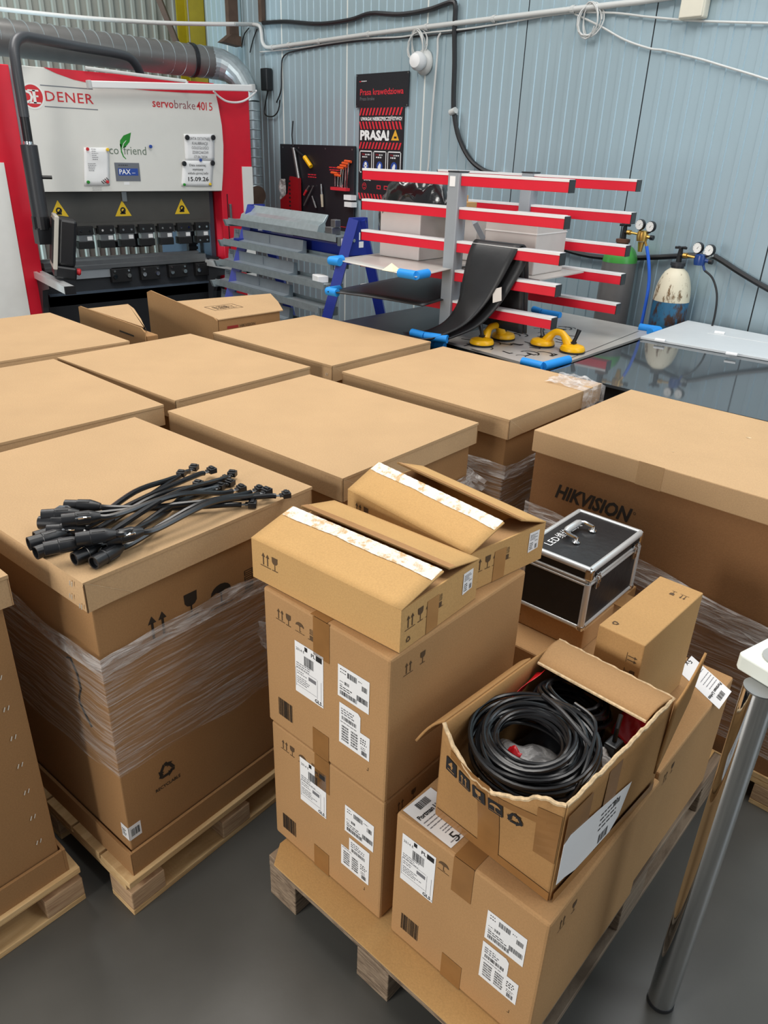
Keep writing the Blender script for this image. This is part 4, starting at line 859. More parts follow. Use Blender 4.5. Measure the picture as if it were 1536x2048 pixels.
loft([(.20, .08, zt-.40), (.20, .04, zt-.06), (.19, -.0, zt+.003)]+[(p[0]+.04, p[1]+.04, p[2]-.002) for p in Lft[3:8]], [(.40, .08, zt-.41), (.385, .045, zt-.08), (.38, 0, zt+.003)]+[(p[0]+.05, p[1]+.04, p[2]-.004) for p in Rgt[3:8]]).build('inner_sheet', RUBBER, t, smooth=True, solid=.008)
b = MB(); b.prism([(-.03, -.03), (.02, -.03), (.02, .035), (-.03, .035)], 0, .001, Matrix.Translation((.352, -.105, zt-.21)) @ Matrix.Rotation(-.35, 4, 'Y') @ Matrix.Rotation(radians(70), 4, 'X')); b.build('sticker', CARTONG, t)

# ------------------------------------------------------------------ suction lifters
def lifter(c1, c2, label):
    d = c2-c1; L = d.length; a = math.atan2(d.y, d.x); t = thing('suction_lifter', label, 'suction lifter', c1, a, 'yellow suction lifters')
    for k, x in enumerate((0, L)):
        b = MB(); b.lathe([(.062, 0), (.063, .008), (.058, .010)], 28, Matrix.Translation((x, 0, 0))); pd = b.build('rubber_pad', BLACKP, t, smooth=True)
        b = MB(); b.lathe([(.060, .009), (.061, .018), (.054, .03), (.03, .038), (.01, .04)], 28, Matrix.Translation((x, 0, 0))); b.build('cup', YPLA, t, smooth=True)
        s = -1 if k == 0 else 1; b = MB(); b.box(x-.012, x+.012, -.012, .012, .036, .05); b.tube([(x-s*.0, 0, .045), (x+s*.01, 0, .07), (x+s*.016, .012, .11)], [.011, .009, .012], 8); b.build('lever', BLACKP, t, smooth=True)
    b = MB(); pr = smooth([(.022, 0, .03), (.045, 0, .06), (.065, 0, .078), (L/2, 0, .082), (L-.065, 0, .078), (L-.045, 0, .06), (L-.022, 0, .03)], 4)
    b.tube(pr, [.026, .025, .024, .022, .02, .018, .017]+[.0165]*(len(pr)-14)+[.017, .018, .02, .022, .024, .025, .026], 10); b.build('handle', YPLA, t, smooth=True)
zl = .9425
lifter(at_z(963, 690, zl), at_z(1006, 678, zl), 'left yellow double suction lifter, beside the rubber mat')
lifter(at_z(1084, 691, zl), at_z(1144, 704, zl), 'right yellow double suction lifter, near the sheet corner')

# ------------------------------------------------------------------ glossy table with grey lids on the right
ZT = .95
g = [at_z(*p, ZT) for p in ((1100, 742), (1560, 848), (1700, 740), (1318, 664))]
c0 = (g[0]+g[1]+g[2]+g[3])/4; c0.z = 0
tb = thing('laser_table', 'machine table topped by a glossy dark sheet beside the wall', 'table', c0)
far = at_z(1375, 643, ZT); 
nearL, nearR = g[0], g[0]+ (g[1]-g[0])*1.25
backL = at_z(1322, 668, ZT); bl2 = at_z(1372, 644, ZT); backR = bl2 + MV*-2.3
poly = [nearL, nearR, backR, bl2, backL]
b = MB(); b.prism([(p.x-c0.x, p.y-c0.y) for p in poly], ZT-.012, ZT); b.build('glossy_sheet', GLOSS, tb)
b = MB(); ins = [(p-c0)*.97 for p in poly]; b.prism([(p.x, p.y) for p in ins], .0, ZT-.013); b.build('base', mat('table_black', (30, 31, 33)), tb)
la = at_z(1280, 678.3, ZT); lb = at_z(1375, 645.3, ZT); lc = lb+MV*-1.6; ld = la+(at_z(1536, 723, ZT)-la)*2.4
b = MB(); b.prism([(p.x-c0.x, p.y-c0.y) for p in (la, ld, lc, lb)], ZT+.001, ZT+.014); ld1 = b.build('lid', LIDM, tb, bevel=.002)
s1 = at_z(1414.6, 666, ZT+.015); s2 = s1+(at_z(1536, 685.8, ZT+.015)-s1)*2; s3 = at_z(1434.4, 657, ZT+.015); dn = Vector((-(s2-s1).y, (s2-s1).x, 0)).normalized()*.006
b = MB(); b.prism([((p-c0).x, (p-c0).y) for p in (s1, s2, s2+dn, s1+dn)], ZT+.0142, ZT+.0152); b.prism([((p-c0).x, (p-c0).y) for p in (s1, s1+dn, s3+dn, s3)], ZT+.0142, ZT+.0150); b.build('lid_seam', TUBELAMP, ld1)
for x, y in ((1320, 682), (1463, 709.5), (1439, 667)):
    p = at_z(x, y, ZT+.014)-c0; b = MB(); b.box(-.026, .026, -.012, .012, 0, .006); b.tube([(-.026, 0, .006), (.026, 0, .006)], .006, 8); b.build('hinge', TUBELAMP, tb, loc=(p.x, p.y, ZT+.0145), rz=R_RIGHT+.25, smooth=True)

# ------------------------------------------------------------------ gas cylinders
def cylinder(px, n, r, ztop, shoulder, mats, label, dome):
    m_, _ = at_n(px[0], px[1], n); p = RN(n, m_, 0); t = thing('gas_cylinder', label, 'gas cylinder', p, R_RIGHT)
    b = MB(); b.lathe([(r*.96, .0), (r, .02), (r, shoulder)], 36); b.build('body', mats[0], t, smooth=True)
    pr = [(r+.0005, shoulder)] + [(r*(.36+.64*(1-(k/8)**2.1)**.62), shoulder+(ztop-shoulder)*(k/8)) for k in range(1, 9)]
    b = MB(); b.lathe(pr, 36); b.build('shoulder', mats[1], t, smooth=True)
    b = MB(); b.lathe([(.036, ztop-.005), (.036, ztop+.012), (.042, ztop+.013), (.042, ztop+.032), (.03, ztop+.034)], 20); b.build('neck_ring', mats[2], t, smooth=True)
    z = ztop+.034
    b = MB(); b.lathe([(.016, z), (.014, z+.05), (.012, z+.07)], 12); b.tube([(0, 0, z+.035), (.03, -.01, z+.04)], .011, 8)
    for k in range(5): b.tube([(0, 0, z+.078), (.034*cos(k*1.257), .034*sin(k*1.257), z+.078)], .007, 6)
    b.build('valve', BLACKM if mats[2] is not BRASS else BRASS, t, smooth=True)
    return t, z, p
rustc = mat('scuffed_blue', (44, 104, 140), .5, var=0)
def blotch(m, c2, sc, lo, hi):
    nt = m.node_tree; bs = nt.nodes['Principled BSDF']; tc = nt.nodes.new('ShaderNodeTexCoord'); n = nt.nodes.new('ShaderNodeTexNoise'); n.inputs['Scale'].default_value = sc; n.inputs['Detail'].default_value = 8; n.inputs['Roughness'].default_value = .7
    mp = nt.nodes.new('ShaderNodeMapping'); mp.inputs['Scale'].default_value = (1, 1, .45); nt.links.new(tc.outputs['Object'], mp.inputs[0]); nt.links.new(mp.outputs[0], n.inputs['Vector'])
    r = nt.nodes.new('ShaderNodeValToRGB'); r.color_ramp.elements[0].position = lo; r.color_ramp.elements[1].position = hi
    col = bs.inputs['Base Color'].default_value[:]; r.color_ramp.elements[0].color = col; r.color_ramp.elements[1].color = (*lin(c2), 1)
    nt.links.new(n.outputs['Fac'], r.inputs[0]); nt.links.new(r.outputs[0], bs.inputs['Base Color'])
blotch(rustc, (66, 46, 38), 13, .50, .58); cream = mat('scuffed_cream', (214, 206, 182), .5, var=0); blotch(cream, (110, 84, 50), 20, .55, .62)
grn = mat('green_shoulder', (66, 150, 62), .35, var=.03); gry = mat('cylinder_grey', (104, 102, 100), .42, var=.08)
def regulator(t, z, body, sgn, label_mat):
    """pressure regulator with two round gauges, out to the right of the valve"""
    b = MB(); b.tube([(.028, -.01, z+.04), (.05, -.012, z+.04)], .014, 8); b.tube([(.05, -.012, z+.04), (.12, -.015, z+.035)], .007, 8); b.build('connector', BRASS, t, smooth=True)
    b = MB(); b.lathe([(.03, -.025), (.034, 0), (.03, .028), (.02, .034)], 16, Matrix.Translation((.135, -.018, z+.025))); b.lathe([(.012, -.085), (.02, -.03)], 12, Matrix.Translation((.135, -.018, z+.025))) if body is BRASS else None
    b.tube([(.15, -.018, z+.03), (.19, -.02, z+.025)], .01, 8); b.tube([(.155, -.02, z+.01), (.175, -.02, z-.025)], .007, 8); rg = b.build('regulator_body', body, t, smooth=True)
    b = MB(); b.lathe([(.014, 0), (.014, .02)], 10, Matrix.Translation((.19, -.02, z+.025)) @ Matrix.Rotation(pi/2, 4, 'Y')); b.build('knob', BLACKP, rg, smooth=True)
    for x, zz in ((.113, z+.09), (.183, z+.085)):
        G = Matrix.Translation((x, -.03, zz)) @ Matrix.Rotation(radians(-8), 4, 'Z') @ YX
        b = MB(); b.lathe([(.030, -.016), (.031, 0), (.028, .006)], 24, G); b.tube([(x, -.02, zz-.03), (x+(.135-x)*.6, -.02, z+.045)], .006, 6); gg = b.build('gauge', BLACKP, t, smooth=True)
        b = MB(); b.disc(0, 0, .027, G @ Matrix.Translation((0, 0, .0066)), 0, 24); D = G @ Matrix.Translation((0, 0, .0072)); b.poly([(-.002, -.004), (.002, -.004), (.012, .012)], D, 1)
        for k in range(9):
            a = radians(-40+k*32); b.poly([(.019*cos(a), .019*sin(a)), (.024*cos(a), .024*sin(a)), (.024*cos(a+.1), .024*sin(a+.1))], D, 1)
        b.build('dial', [GAUGE, BLACKINK], gg)
t, z, p = cylinder((1342, 600), 4.28, .103, 1.245, 1.06, (rustc, cream, DARK), 'scuffed blue gas cylinder with a cream shoulder behind the grey lid', 0)
regulator(t, z, mat('regulator_blue', (30, 62, 124), .3, var=.02), 1, None)
Bz = z; Bp = p
t, z, p = cylinder((1238, 530), 4.28, .103, 1.335, 1.235, (gry, grn, mat('rust_ring', (92, 60, 44), .7, var=.2)), 'grey gas cylinder with a green shoulder behind the red rack arms', 0)
regulator(t, z, BRASS, 1, None)
b = MB(); Q = Matrix.Rotation(radians(20), 4, 'Z') @ Matrix.Translation((0, -.1036, 0)) @ Matrix(((1, 0, 0, 0), (0, 0, -1, 0), (0, 1, 0, 0), (0, 0, 0, 1))); b.text('HELIO 1', .03, -.045, .945, Q, 0, bold=.01, width=.08); b.build('stencil', PAPER, t)
def hose3(name, label, mt, r, P):
    P = smooth(P, 6); o = P[0].copy(); b = MB(); b.tube(rel(P, o), r, 8); tag(b.build(name, mt, loc=o, smooth=True), label, 'hose')
gx = lambda c, x, y, z: c + Matrix.Rotation(R_RIGHT, 4, 'Z') @ Vector((x, y, 0)) + Vector((0, 0, z))
hose3('gas_hose', 'blue gas hose dropping from the brass regulator', BLUEHOSE, .010, [gx(p, .175, -.02, z-.025), gx(p, .21, -.02, z-.12), gx(p, .235, -.02, z-.25), gx(p, .24, -.03, z-.45), gx(p, .235, -.04, z-.72)])
hose3('gas_hose', 'thin black gas hose curving down right of the blue cylinder', BLACKP, .006, [gx(Bp, .175, -.02, Bz-.025), gx(Bp, .23, -.02, Bz-.06), gx(Bp, .275, -.02, Bz-.14), gx(Bp, .29, -.02, Bz-.25), gx(Bp, .285, -.02, Bz-.36), gx(Bp, .27, -.02, Bz-.5)])
def layered(name):
    m = wood(name, (206, 174, 136), (150, 112, 82)); nt = m.node_tree
    mp = [n for n in nt.nodes if n.type == 'MAPPING'][0]; mp.inputs['Scale'].default_value = (3, 3, 130)
    return m
CHIP = layered('laminated_block')
blotch(WHITE_TEAR, (206, 168, 118), 38, .50, .60)
# ------------------------------------------------------------------ pallets
def pallet(center, rz, w_, d_, label, new=True, group=None):
    c = Vector((center[0], center[1], 0)); t = thing('pallet', label, 'pallet', c, rz, group)
    H = .12 if new else .144; wm = WOOD_NEW if new else WOOD_OLD; bm = CHIP if new else WOOD_OLD
    bx = .10 if new else .10; by = .10 if new else .145
    xs = (-w_/2+bx/2, 0, w_/2-bx/2); ys = (-d_/2+by/2, 0, d_/2-by/2)
    for x in xs:
        b = MB(); b.box(x-bx/2, x+bx/2, -d_/2, d_/2, 0, .018); b.build('runner', wm, t, bevel=.002)
        for y in ys:
            b = MB(); b.box(x-bx/2, x+bx/2, y-by/2, y+by/2, .0185, H-.040); b.build('block', bm, t, bevel=.003)
    for y in ys:
        b = MB(); q = w_/2-(.02 if new else 0); b.box(-q, q, y-by/2, y+by/2, H-.0395, H-.0205); b.build('cross_board', wm, t, bevel=.002)
    n = 6; bw = w_/n
    for i in range(n):
        x = -w_/2+i*bw; b = MB(); b.box(x+.004*(i > 0), x+bw-.004*(i < n-1), -d_/2, d_/2, H-.02, H); b.build('deck_board', wm, t, bevel=.002)
    return t
# ------------------------------------------------------------------ big lidded cartons
LW, LD, LZ = .805, .660, .997
def lidded(F, yaw, label, plabel, ztop=LZ, w_=LW, d_=LD, wrapped=0, marks=False, staples=(), tilt=0):
    c, rz = corner_root(F, yaw, w_, d_, .12); t = thing('lidded_carton', label, 'carton', c, rz, 'large lidded cartons on pallets')
    h = ztop-.12; bw, bd = w_-.036, d_-.036
    b = MB(); b.box(-bw/2, bw/2, -bd/2, bd/2, .004, h-.008); body = b.build('body', K_BODY, t, bevel=.003)
    b = MB(); tw, td = w_-.012, d_-.012
    b.box(-tw/2, tw/2, -td/2, td/2, 0, .004)
    for q in ((-tw/2, tw/2, -td/2, -td/2+.008), (-tw/2, tw/2, td/2-.008, td/2), (-tw/2, -tw/2+.008, -td/2+.008, td/2-.008), (tw/2-.008, tw/2, -td/2+.008, td/2-.008)): b.box(*q, .004, .076)
    tray = b.build('tray', K_BODY, t, bevel=.001)
    b = MB(); b.poly([(0.002, .0), (.085, .076), (.002, .076)], Matrix.Translation((0, 0, 0)) @ MR(tw, td, 0, .0012)); b.build('corner_tab', K_BODY, tray)
    # lid: shallow tray with slightly bowed skirts
    b = MB(); sk = .072; rr = random.Random(int(abs(F[0])*1000)); a0 = rr.uniform(.002, .007); a1 = rr.uniform(.002, .009)
    b.box(-w_/2, w_/2, -d_/2, d_/2, h-.008, h)
    NN = 12
    for (ax, ay, bx, by, am) in ((-1, -1, 1, -1, a0), (1, -1, 1, 1, a1), (1, 1, -1, 1, a0), (-1, 1, -1, -1, a1)):
        nx, ny = (by-ay)/2, -(bx-ax)/2
        def fn(u, v, ax=ax, ay=ay, bx=bx, by=by, nx=nx, ny=ny, am=am):
            bow = am*sin(pi*u)*v; return ((ax+(bx-ax)*u)*w_/2+nx*(bow-.002), (ay+(by-ay)*u)*d_/2+ny*(bow-.002), h-.001-v*sk+am*.9*sin(pi*u)*v)
        b.grid(fn, NN, 4)
    lid = b.build('lid', K_BIG, t, smooth=True, angle=30)
    b = MB(); M_ = MR(w_, d_, 0, .0012); b.poly([(.003, h-.002), (.003, h-sk), (.105, h-sk+.004)], M_); Mz = M_ @ Matrix.Translation((0, 0, .0006)); b.poly([(.004, h-.002), (.105, h-sk+.004), (.107, h-sk+.004), (.006, h-.002)], Mz, 1); b.poly([(.0, h-.003), (.0, h-sk), (.002, h-sk), (.002, h-.003)], Mz, 2); b.build('corner_tab', [K_BIG, K_EDGE, INK2], lid)
    for (u, v) in staples:
        b = MB(); Q = MF(bw if v < h-sk else w_, bd if v < h-sk else d_, 0, .003)
        for du in (-.004, .004): b.tube([Q @ Vector((u+du, v-.006, 0)), Q @ Vector((u+du+.003, v+.006, 0))], .0011, 5)
        b.build('staple', STAPLE, t)
    pallet((c.x, c.y), rz, w_+.012, d_+.03, plabel, True, 'new pallets under the lidded cartons')
    return t, body, lid, bw, bd, h
wraps = []
t, body, lid, bw, bd, h = lidded((-.603, 1.268), 51.5, 'large lidded carton in front with the black cables lying on its lid', 'new pine pallet under the carton with the cables', staples=((-.045, .86), (-.055, .825), (-.02, .815), (-.04, .055), (-.02, .04), (-.05, .035)))
M_ = MR(bw, bd, .12)
for f_, u_, v_ in ((ic_up, .150, .762), (ic_glass, .245, .775), (ic_umb, .335, .765), (ic_stack, .425, .765)): mk(t, f_, at2(M_, u_, v_, 0, .070), INK)
b = MB(); ic_rec(b, at2(M_, .125, .345, 0, .055)); b.text('RECYCLABLE', .014, .125, .322, M_, 0, bold=.02, align='C', width=.075); b.build('recycling_mark', INK, t)
b = MB()
for Mx, u0, u1 in ((M_, .0, .034), (MF(bw, bd, .12), -.03, 0.)): b.prism([(u0, .228), (u1, .228), (u1, .272), (u0, .272)], 0, .0005, Mx)
l = b.build('corner_label', PAPER, t); b = MB(); barcode(b, .006, .238, .030, .262, M_ @ Matrix.Translation((0, 0, .001)), 0, 12); lines(b, -.026, .255, .02, 4, .006, .004, MF(bw, bd, .12) @ Matrix.Translation((0, 0, .001))); b.build('label_print', BLACKINK, l)
b = MB(); sc_ = [(-.15, .72), (-.135, .725), (-.115, .69), (-.11, .65), (-.125, .62), (-.13, .60), (-.11, .57), (-.09, .545)]; Mq = MF(bw, bd, .12, .002)
b.tube([Mq @ Vector((u, v, 0)) for u, v in sc_], .0022, 5); b.build('pen_scribble', INK, t)
def wrap(t, bw, bd, z0, z1, seed, tilt=0, bunch=True):
    wrap_shell(t, bw, bd, z0, z1-.03, 'stretch_film', FILM, seed=seed, tilt=tilt)
    if bunch: wrap_shell(t, bw, bd, z1-.052, z1, 'film_roll', FILM_T, nz=8, amp=.010, off=.008, waves=1, seed=seed+9, tilt=tilt)
wrap(t, bw, bd, .32, .685, 4)
b = MB(); rr = random.Random(9)
Mw = MR(bw, bd, .12, .004); b.grid(lambda u, v: Mw @ Vector((.475+.05*(u-.5)*(1-.6*abs(v-.6))+.02*sin(v*5), .56+.16*(v-.5)*1.3, .012+.012*sin(u*9+v*12)*sin(v*17))), 10, 24); b.build('film_tail', BAG_CLEAR, t, smooth=True)
t, body, lid, bw, bd, h = lidded((-.116, 1.845), 50.3, 'large lidded carton in the middle, directly behind the cables carton', 'new pine pallet under the middle lidded carton'); wrap(t, bw, bd, .35, .70, 5)
t, body, lid, bw, bd, h = lidded((-.742, 2.472), 50.6, 'large lidded carton with a dented far corner, left of the row centre', 'new pine pallet under the dented lidded carton'); wrap(t, bw, bd, .35, .72, 6)
cF = Vector((-.767, 2.423)) - Vector((cos(radians(48.3)), sin(radians(48.3))))*LD
t, body, lid, bw, bd, h = lidded((cF.x, cF.y), 48.3, 'large lidded carton at the left edge behind the cables carton', 'new pine pallet under the left edge carton'); wrap(t, bw, bd, .35, .72, 7)
cF = Vector((-1.171, 3.306)) - Vector((cos(radians(47.2)), sin(radians(47.2))))*LD
t, body, lid, bw, bd, h = lidded((cF.x, cF.y), 47.2, 'large lidded carton at the far left before the red press column', 'new pine pallet under the far left carton'); wrap(t, bw, bd, .35, .72, 8)
t, body, lid, bw, bd, h = lidded((-.237, 3.008), 49.3, 'large lidded carton at the back beside the rack and the blue guards', 'new pine pallet under the back centre carton', staples=((-.03, .835), (-.58, .84))); wrap(t, bw, bd, .35, .72, 9)
t, body, lid, bw, bd, h = lidded((.414, 2.392), 48.6, 'large lidded carton by the cut sheet with clear plastic on its far corner', 'new pine pallet under the carton by the cut sheet'); wrap(t, bw, bd, .25, .70, 10)
b = MB()
b.grid(lambda u, v: (LW/2-.17*(1-u)+.012*sin(v*14), LD/2-.16+.168*v, h+.004+.010*abs(sin(u*11+v*9)*sin(v*13-u*5))) if u < .62 else (LW/2+.006+.012*abs(sin(v*15)), LD/2-.16+.168*v, h+.008-(u-.62)*.34+.01*sin(v*11)), 26, 18)
b.build('film_end', BAG_CLEAR, t, smooth=True)
b = MB(); b.grid(lambda u, v: (LW/2-.02+.05*u, -LD/2+.02+.12*v, h-.10-.14*u*(1-v)+.02*sin(u*9+v*7)), 14, 14); 
Mf = MF(bw, bd, .12, .01)
b = MB(); b.grid(lambda u, v: Mf @ Vector((-.11+.16*(u-.5)*(1-.5*v), .79-.10*v-.05*(u-.5), .02+.03*sin(u*8+v*9)*sin(v*7)+.015)), 16, 12); b.build('film_bundle', BAG_CLEAR, t, smooth=True)
# left foreground carton
cF = Vector((-.764, 1.290)) - Vector((cos(radians(49.5)), sin(radians(49.5))))*LD
st = [(0, 0)]
t, body, lid, bw, bd, h = lidded((cF.x, cF.y), 49.5, 'large lidded carton cut off by the left edge in the foreground, stapled down its corner', 'new pine pallet at the lower left of the photo')
M_ = MR(bw, bd, 0, .003)
for k in range(9):
    b = MB(); v = .72-.083*k
    for du in (-.004, .005): b.tube([M_ @ Vector((bd-.042+du, v-.005, 0)), M_ @ Vector((bd-.038+du, v+.005, 0))], .0013, 5)
    b.build('staple', STAPLE, t)
# long carton with the brand lettering
JW, JD, JZ = 1.02, .70, .99
JL = Vector((.486, 2.323)); yj = radians(48); JF = JL + Vector((sin(yj), -cos(yj)))*JW
c, rz = corner_root(JF, 48, JW, JD, .12); t = thing('lidded_carton', 'long lidded carton with large black lettering behind the tool case', 'carton', c, rz, 'large lidded cartons on pallets')
h = JZ-.12; bw, bd = JW-.02, JD-.02
b = MB(); b.box(-bw/2, bw/2, -bd/2, bd/2, 0, h-.006); b.build('body', K_SHADED, t, bevel=.003)  # board colour darkened to carry the shade on this carton
b = MB(); b.box(-JW/2, JW/2, -JD/2, JD/2, h-.075, h); b.build('lid', K_BIG, t, bevel=.003)
for q0, q1 in ((-.14, -.06), (.36, .37)): b = MB(); b.box(q0, q1, -JD/2-.0006, -JD/2, h-.075, h); b.build('lid_joint', kraft('kraft_board_seam', (180, 146, 106)), t)
Q = MF(bw, bd, .12) @ Matrix.Translation((-bw, 0, 0)); b = MB(); b.text('HIKVISION', .066, .095, .780, Q, 0, bold=.035, shear=.28, width=.272); b.ring(.374, .815, .003, .0045, Q, 0, 12); b.build('brand_lettering', INK, t)
b = MB(); TQ = MT(h); b.disc(.02, .12, .008, at2(TQ, 0, 0, 0, 1), 0, 7); b.disc(-.06, .1, .0025, TQ, 0, 6); b.disc(.22, .06, .004, TQ, 0, 6); b.disc(-.10, -.2, .003, TQ, 0, 6); b.build('scuffs', K_EDGE, t)
wrap_shell(t, bw, bd, .08, .50, 'stretch_film', FILM, seed=21, amp=.010, tilt=-.05)
wrap_shell(t, bw, bd, .46, .545, 'film_roll', FILM_T, nz=8, amp=.012, off=.007, waves=1, seed=23, tilt=-.14)
pallet((c.x, c.y), rz, JW+.01, JD-.01, 'new pine pallet under the long lettered carton', True, 'new pallets under the lidded cartons')
# two open cartons at the back left
def opencarton(F, yaw, w_, d_, z0, z1, label): 
    c, rz = corner_root(F, yaw, w_, d_, z0); t = thing('open_carton', label, 'carton', c, rz); h = z1-z0
    b = MB(); b.box(-w_/2, w_/2, -d_/2, d_/2, 0, h); b.build('body', K_BODY, t, bevel=.003); return t, h
z1 = 1.0; Fq = at_z(437, 641, z1); t, h = opencarton((Fq.x, Fq.y), 47.5, .46, .40, .0, z1, 'open carton at the back with a boxed oriental stamp on its flap')
def loc2(px, z, t): return Matrix.Rotation(-t.rotation_euler.z, 4, 'Z') @ (at_z(px[0], px[1], z)-t.location)
q = [loc2(p, z1+.006, t) for p in ((437, 639), (566, 620), (556, 603), (541, 587), (440, 595), (347, 603), (338, 600))]
b = MB(); b.prism([(p.x, p.y) for p in q], h+.001, h+.006); fl = b.build('top_flap', K_BIG, t)
p0, p1, p2 = [loc2(p, z1+.007, t) for p in ((431, 621), (487, 614), (424, 612))]; dX = p1-p0; Lx = dX.length; dX.normalize(); dY = Vector((-dX.y, dX.x, 0))
Qr = Matrix(((dX.x, dY.x, 0, p0.x), (dX.y, dY.y, 0, p0.y), (0, 0, 1, h+.007), (0, 0, 0, 1))); Hh = max(.05, (p2-p0).dot(dY))
b = MB()
for r_ in ((0, 0, Lx, .004), (0, Hh-.004, Lx, Hh), (0, 0, .004, Hh), (Lx-.004, 0, Lx, Hh)): b.rect(*r_, Qr)
b.text('此面朝上', Hh*.75, Lx/2, Hh*.22, Qr, 0, align='C', width=Lx*.72); b.build('stamp', INK2, fl)
b = MB(); Q = MR(.46, .40, 0); b.rect(.05, h-.05, .12, h-.036, Q, 0); b.text('HIKVISION', .02, .13, h-.05, Q, 1, bold=.02, width=.1); b.build('side_print', [mat('red_print', (150, 44, 36), .7, var=0), INK2], t)
b = MB(); Lq = MF(.46, .40, 0, .004); b.prism([(.0, h-.25), (.0, h+.0), (-.03, h+.012), (-.62, h+.065), (-.66, h+.05), (-.66, h-.25)], 0, .006, Lq); b.build('side_flap', K_IN, t)
Fq = at_z(292, 660, z1); t, h = opencarton((Fq.x, Fq.y), 45.5, .70, .06, .0, z1-.03, 'open carton at the back left with a slotted flap standing up')
b = MB(); Lq = MF(.70, .06, 0, .003); b.prism([(.0, h-.14), (.0, h+.02), (-.03, h+.036), (-.69, h+.036), (-.71, h+.03), (-.72, h-.14)], 0, .006, Lq); fl = b.build('side_flap', K_IN, t)
b = MB(); b.rect(-.26, h-.022, -.11, h-.014, MF(.70, .06, 0, .0095)); b.build('hand_slot', INK, fl)
q = [loc2(p, z1-.01, t) for p in ((294, 664), (290, 655), (176, 617), (256, 608), (268, 617), (282, 638))]
b = MB(); b.prism([(p.x, p.y) for p in q], h+.016, h+.020); b.build('top_flap', K_BIG, t)

# ------------------------------------------------------------------ old pallet with the cartons
SY = 48.8; yS = radians(SY); xd = Vector((sin(yS), -cos(yS), 0)); yd = Vector((cos(yS), sin(yS), 0)); SRZ = yS-pi/2
pl = Vector((-.248, 1.318, 0)); pc = pl + xd*(.37-.026) + yd*.60
pallet((pc.x, pc.y), SRZ, .74, 1.20, 'weathered old pallet under the stack of labelled cartons', False)
b = MB(); b.prism([(-.335, -.612), (.345, -.612), (.345, .6), (-.372, .6), (-.372, -.56)], 0, .0055); tag(b.build('cardboard_sheet', K_FLAT, loc=(pc.x, pc.y, .1445), rz=SRZ), 'flat cardboard sheet lying on the weathered pallet', 'cardboard')
STEP_A = [(0, 0), (.091, 0), (.091, .064), (.063, .064), (.063, .104), (.056, .111), (0, .111)]
STEP_B = [(0, 0), (.091, 0), (.091, .108), (.026, .108), (.026, .065), (0, .065)]
def battery_box(F, z, h, label, w_=.375, d_=.485, kind=0, yaw=SY):
    c, rz = corner_root(F, yaw, w_, d_, z); t = thing('shipping_carton', label, 'carton', c, rz, 'brown shipping cartons on the old pallet')
    b = MB(); b.box(-w_/2, w_/2, -d_/2, d_/2, 0, h); b.build('body', K_S, t, bevel=.006)
    Q = MF(w_, d_, 0); b = MB(); b.prism([(-.220, h-.10), (-.170, h-.10), (-.170, h), (-.220, h)], 0, .0003, Q); b.build('packing_tape', K_TAPE, t); b = MB(); b.prism([(-.225, 0), (-.172, 0), (-.172, .075), (-.225, .075)], 0, .0003, Q); b.build('packing_tape', K_TAPE, t)
    b = MB(); b.prism([(-w_/2+.155, -d_/2), (-w_/2+.205, -d_/2), (-w_/2+.205, d_/2), (-w_/2+.155, d_/2)], 0, .0003, MT(h, .0006)); b.build('packing_tape', K_TAPE, t)
    return t, Q, w_, d_
def battery_marks(t, Q, w_, d_, h, ic=True, side=True):
    b = MB(); barcode(b, -.344, .040, -.294, .092, Q, 0, 20); b.build('printed_barcode', INK, t)
    e = .030
    for f_, u_, v_ in (((ic_up, -.327, h-.065), (ic_glass, -.300, h-.066), (ic_umb, -.263, h-.066), (ic_stack, -.225, h-.068)) if ic == 1 else ((ic_umb, -.243, h-.068), (ic_stack, -.203, h-.07))): mk(t, f_, at2(Q, u_, v_, 0, e))
    mk(t, lambda b, M: (b.rect(-.055, .06, -.05, .061, M), b.rect(-.051, .06, -.05, .07, M)), Q)
    if side:
        R_ = MR(w_, d_, 0); mk(t, ic_up, at2(R_, .055, h-.062, 0, .030)); mk(t, ic_glass, at2(R_, .100, h-.060, 0, .030)); mk(t, lambda b, M: b.rect(.07, .02, .075, .021, M), R_)
zS0 = .1515; hS = .3815
t, Q, w_, d_ = battery_box((.024, 1.159), zS0, hS, 'lower of the two stacked labelled cartons, resting on the cardboard sheet'); battery_marks(t, Q, w_, d_, hS, 1)
ship_label(t, Q, -.272, .195); data_label(t, Q, -.118, .209); step_label(t, Q, -.129, .088, STEP_B)
t, Q, w_, d_ = battery_box((.024, 1.159), zS0+hS+.001, hS, 'upper of the two stacked labelled cartons, under the open flat cartons', w_=.384); battery_marks(t, Q, w_, d_, hS, 1)
ship_label(t, Q, -.280, .149); data_label(t, Q, -.144, .215); step_label(t, Q, -.139, .088, STEP_A)
zT = zS0+.3835
t, Q, w_, d_ = battery_box((.332, .889), zS0, .3835, 'front labelled carton carrying the torn open box of cable coils'); battery_marks(t, Q, w_, d_, .3835, 2)
ship_label(t, Q, -.354, .2); data_label(t, Q, -.129, .224); step_label(t, Q, -.130, .1005, STEP_A)
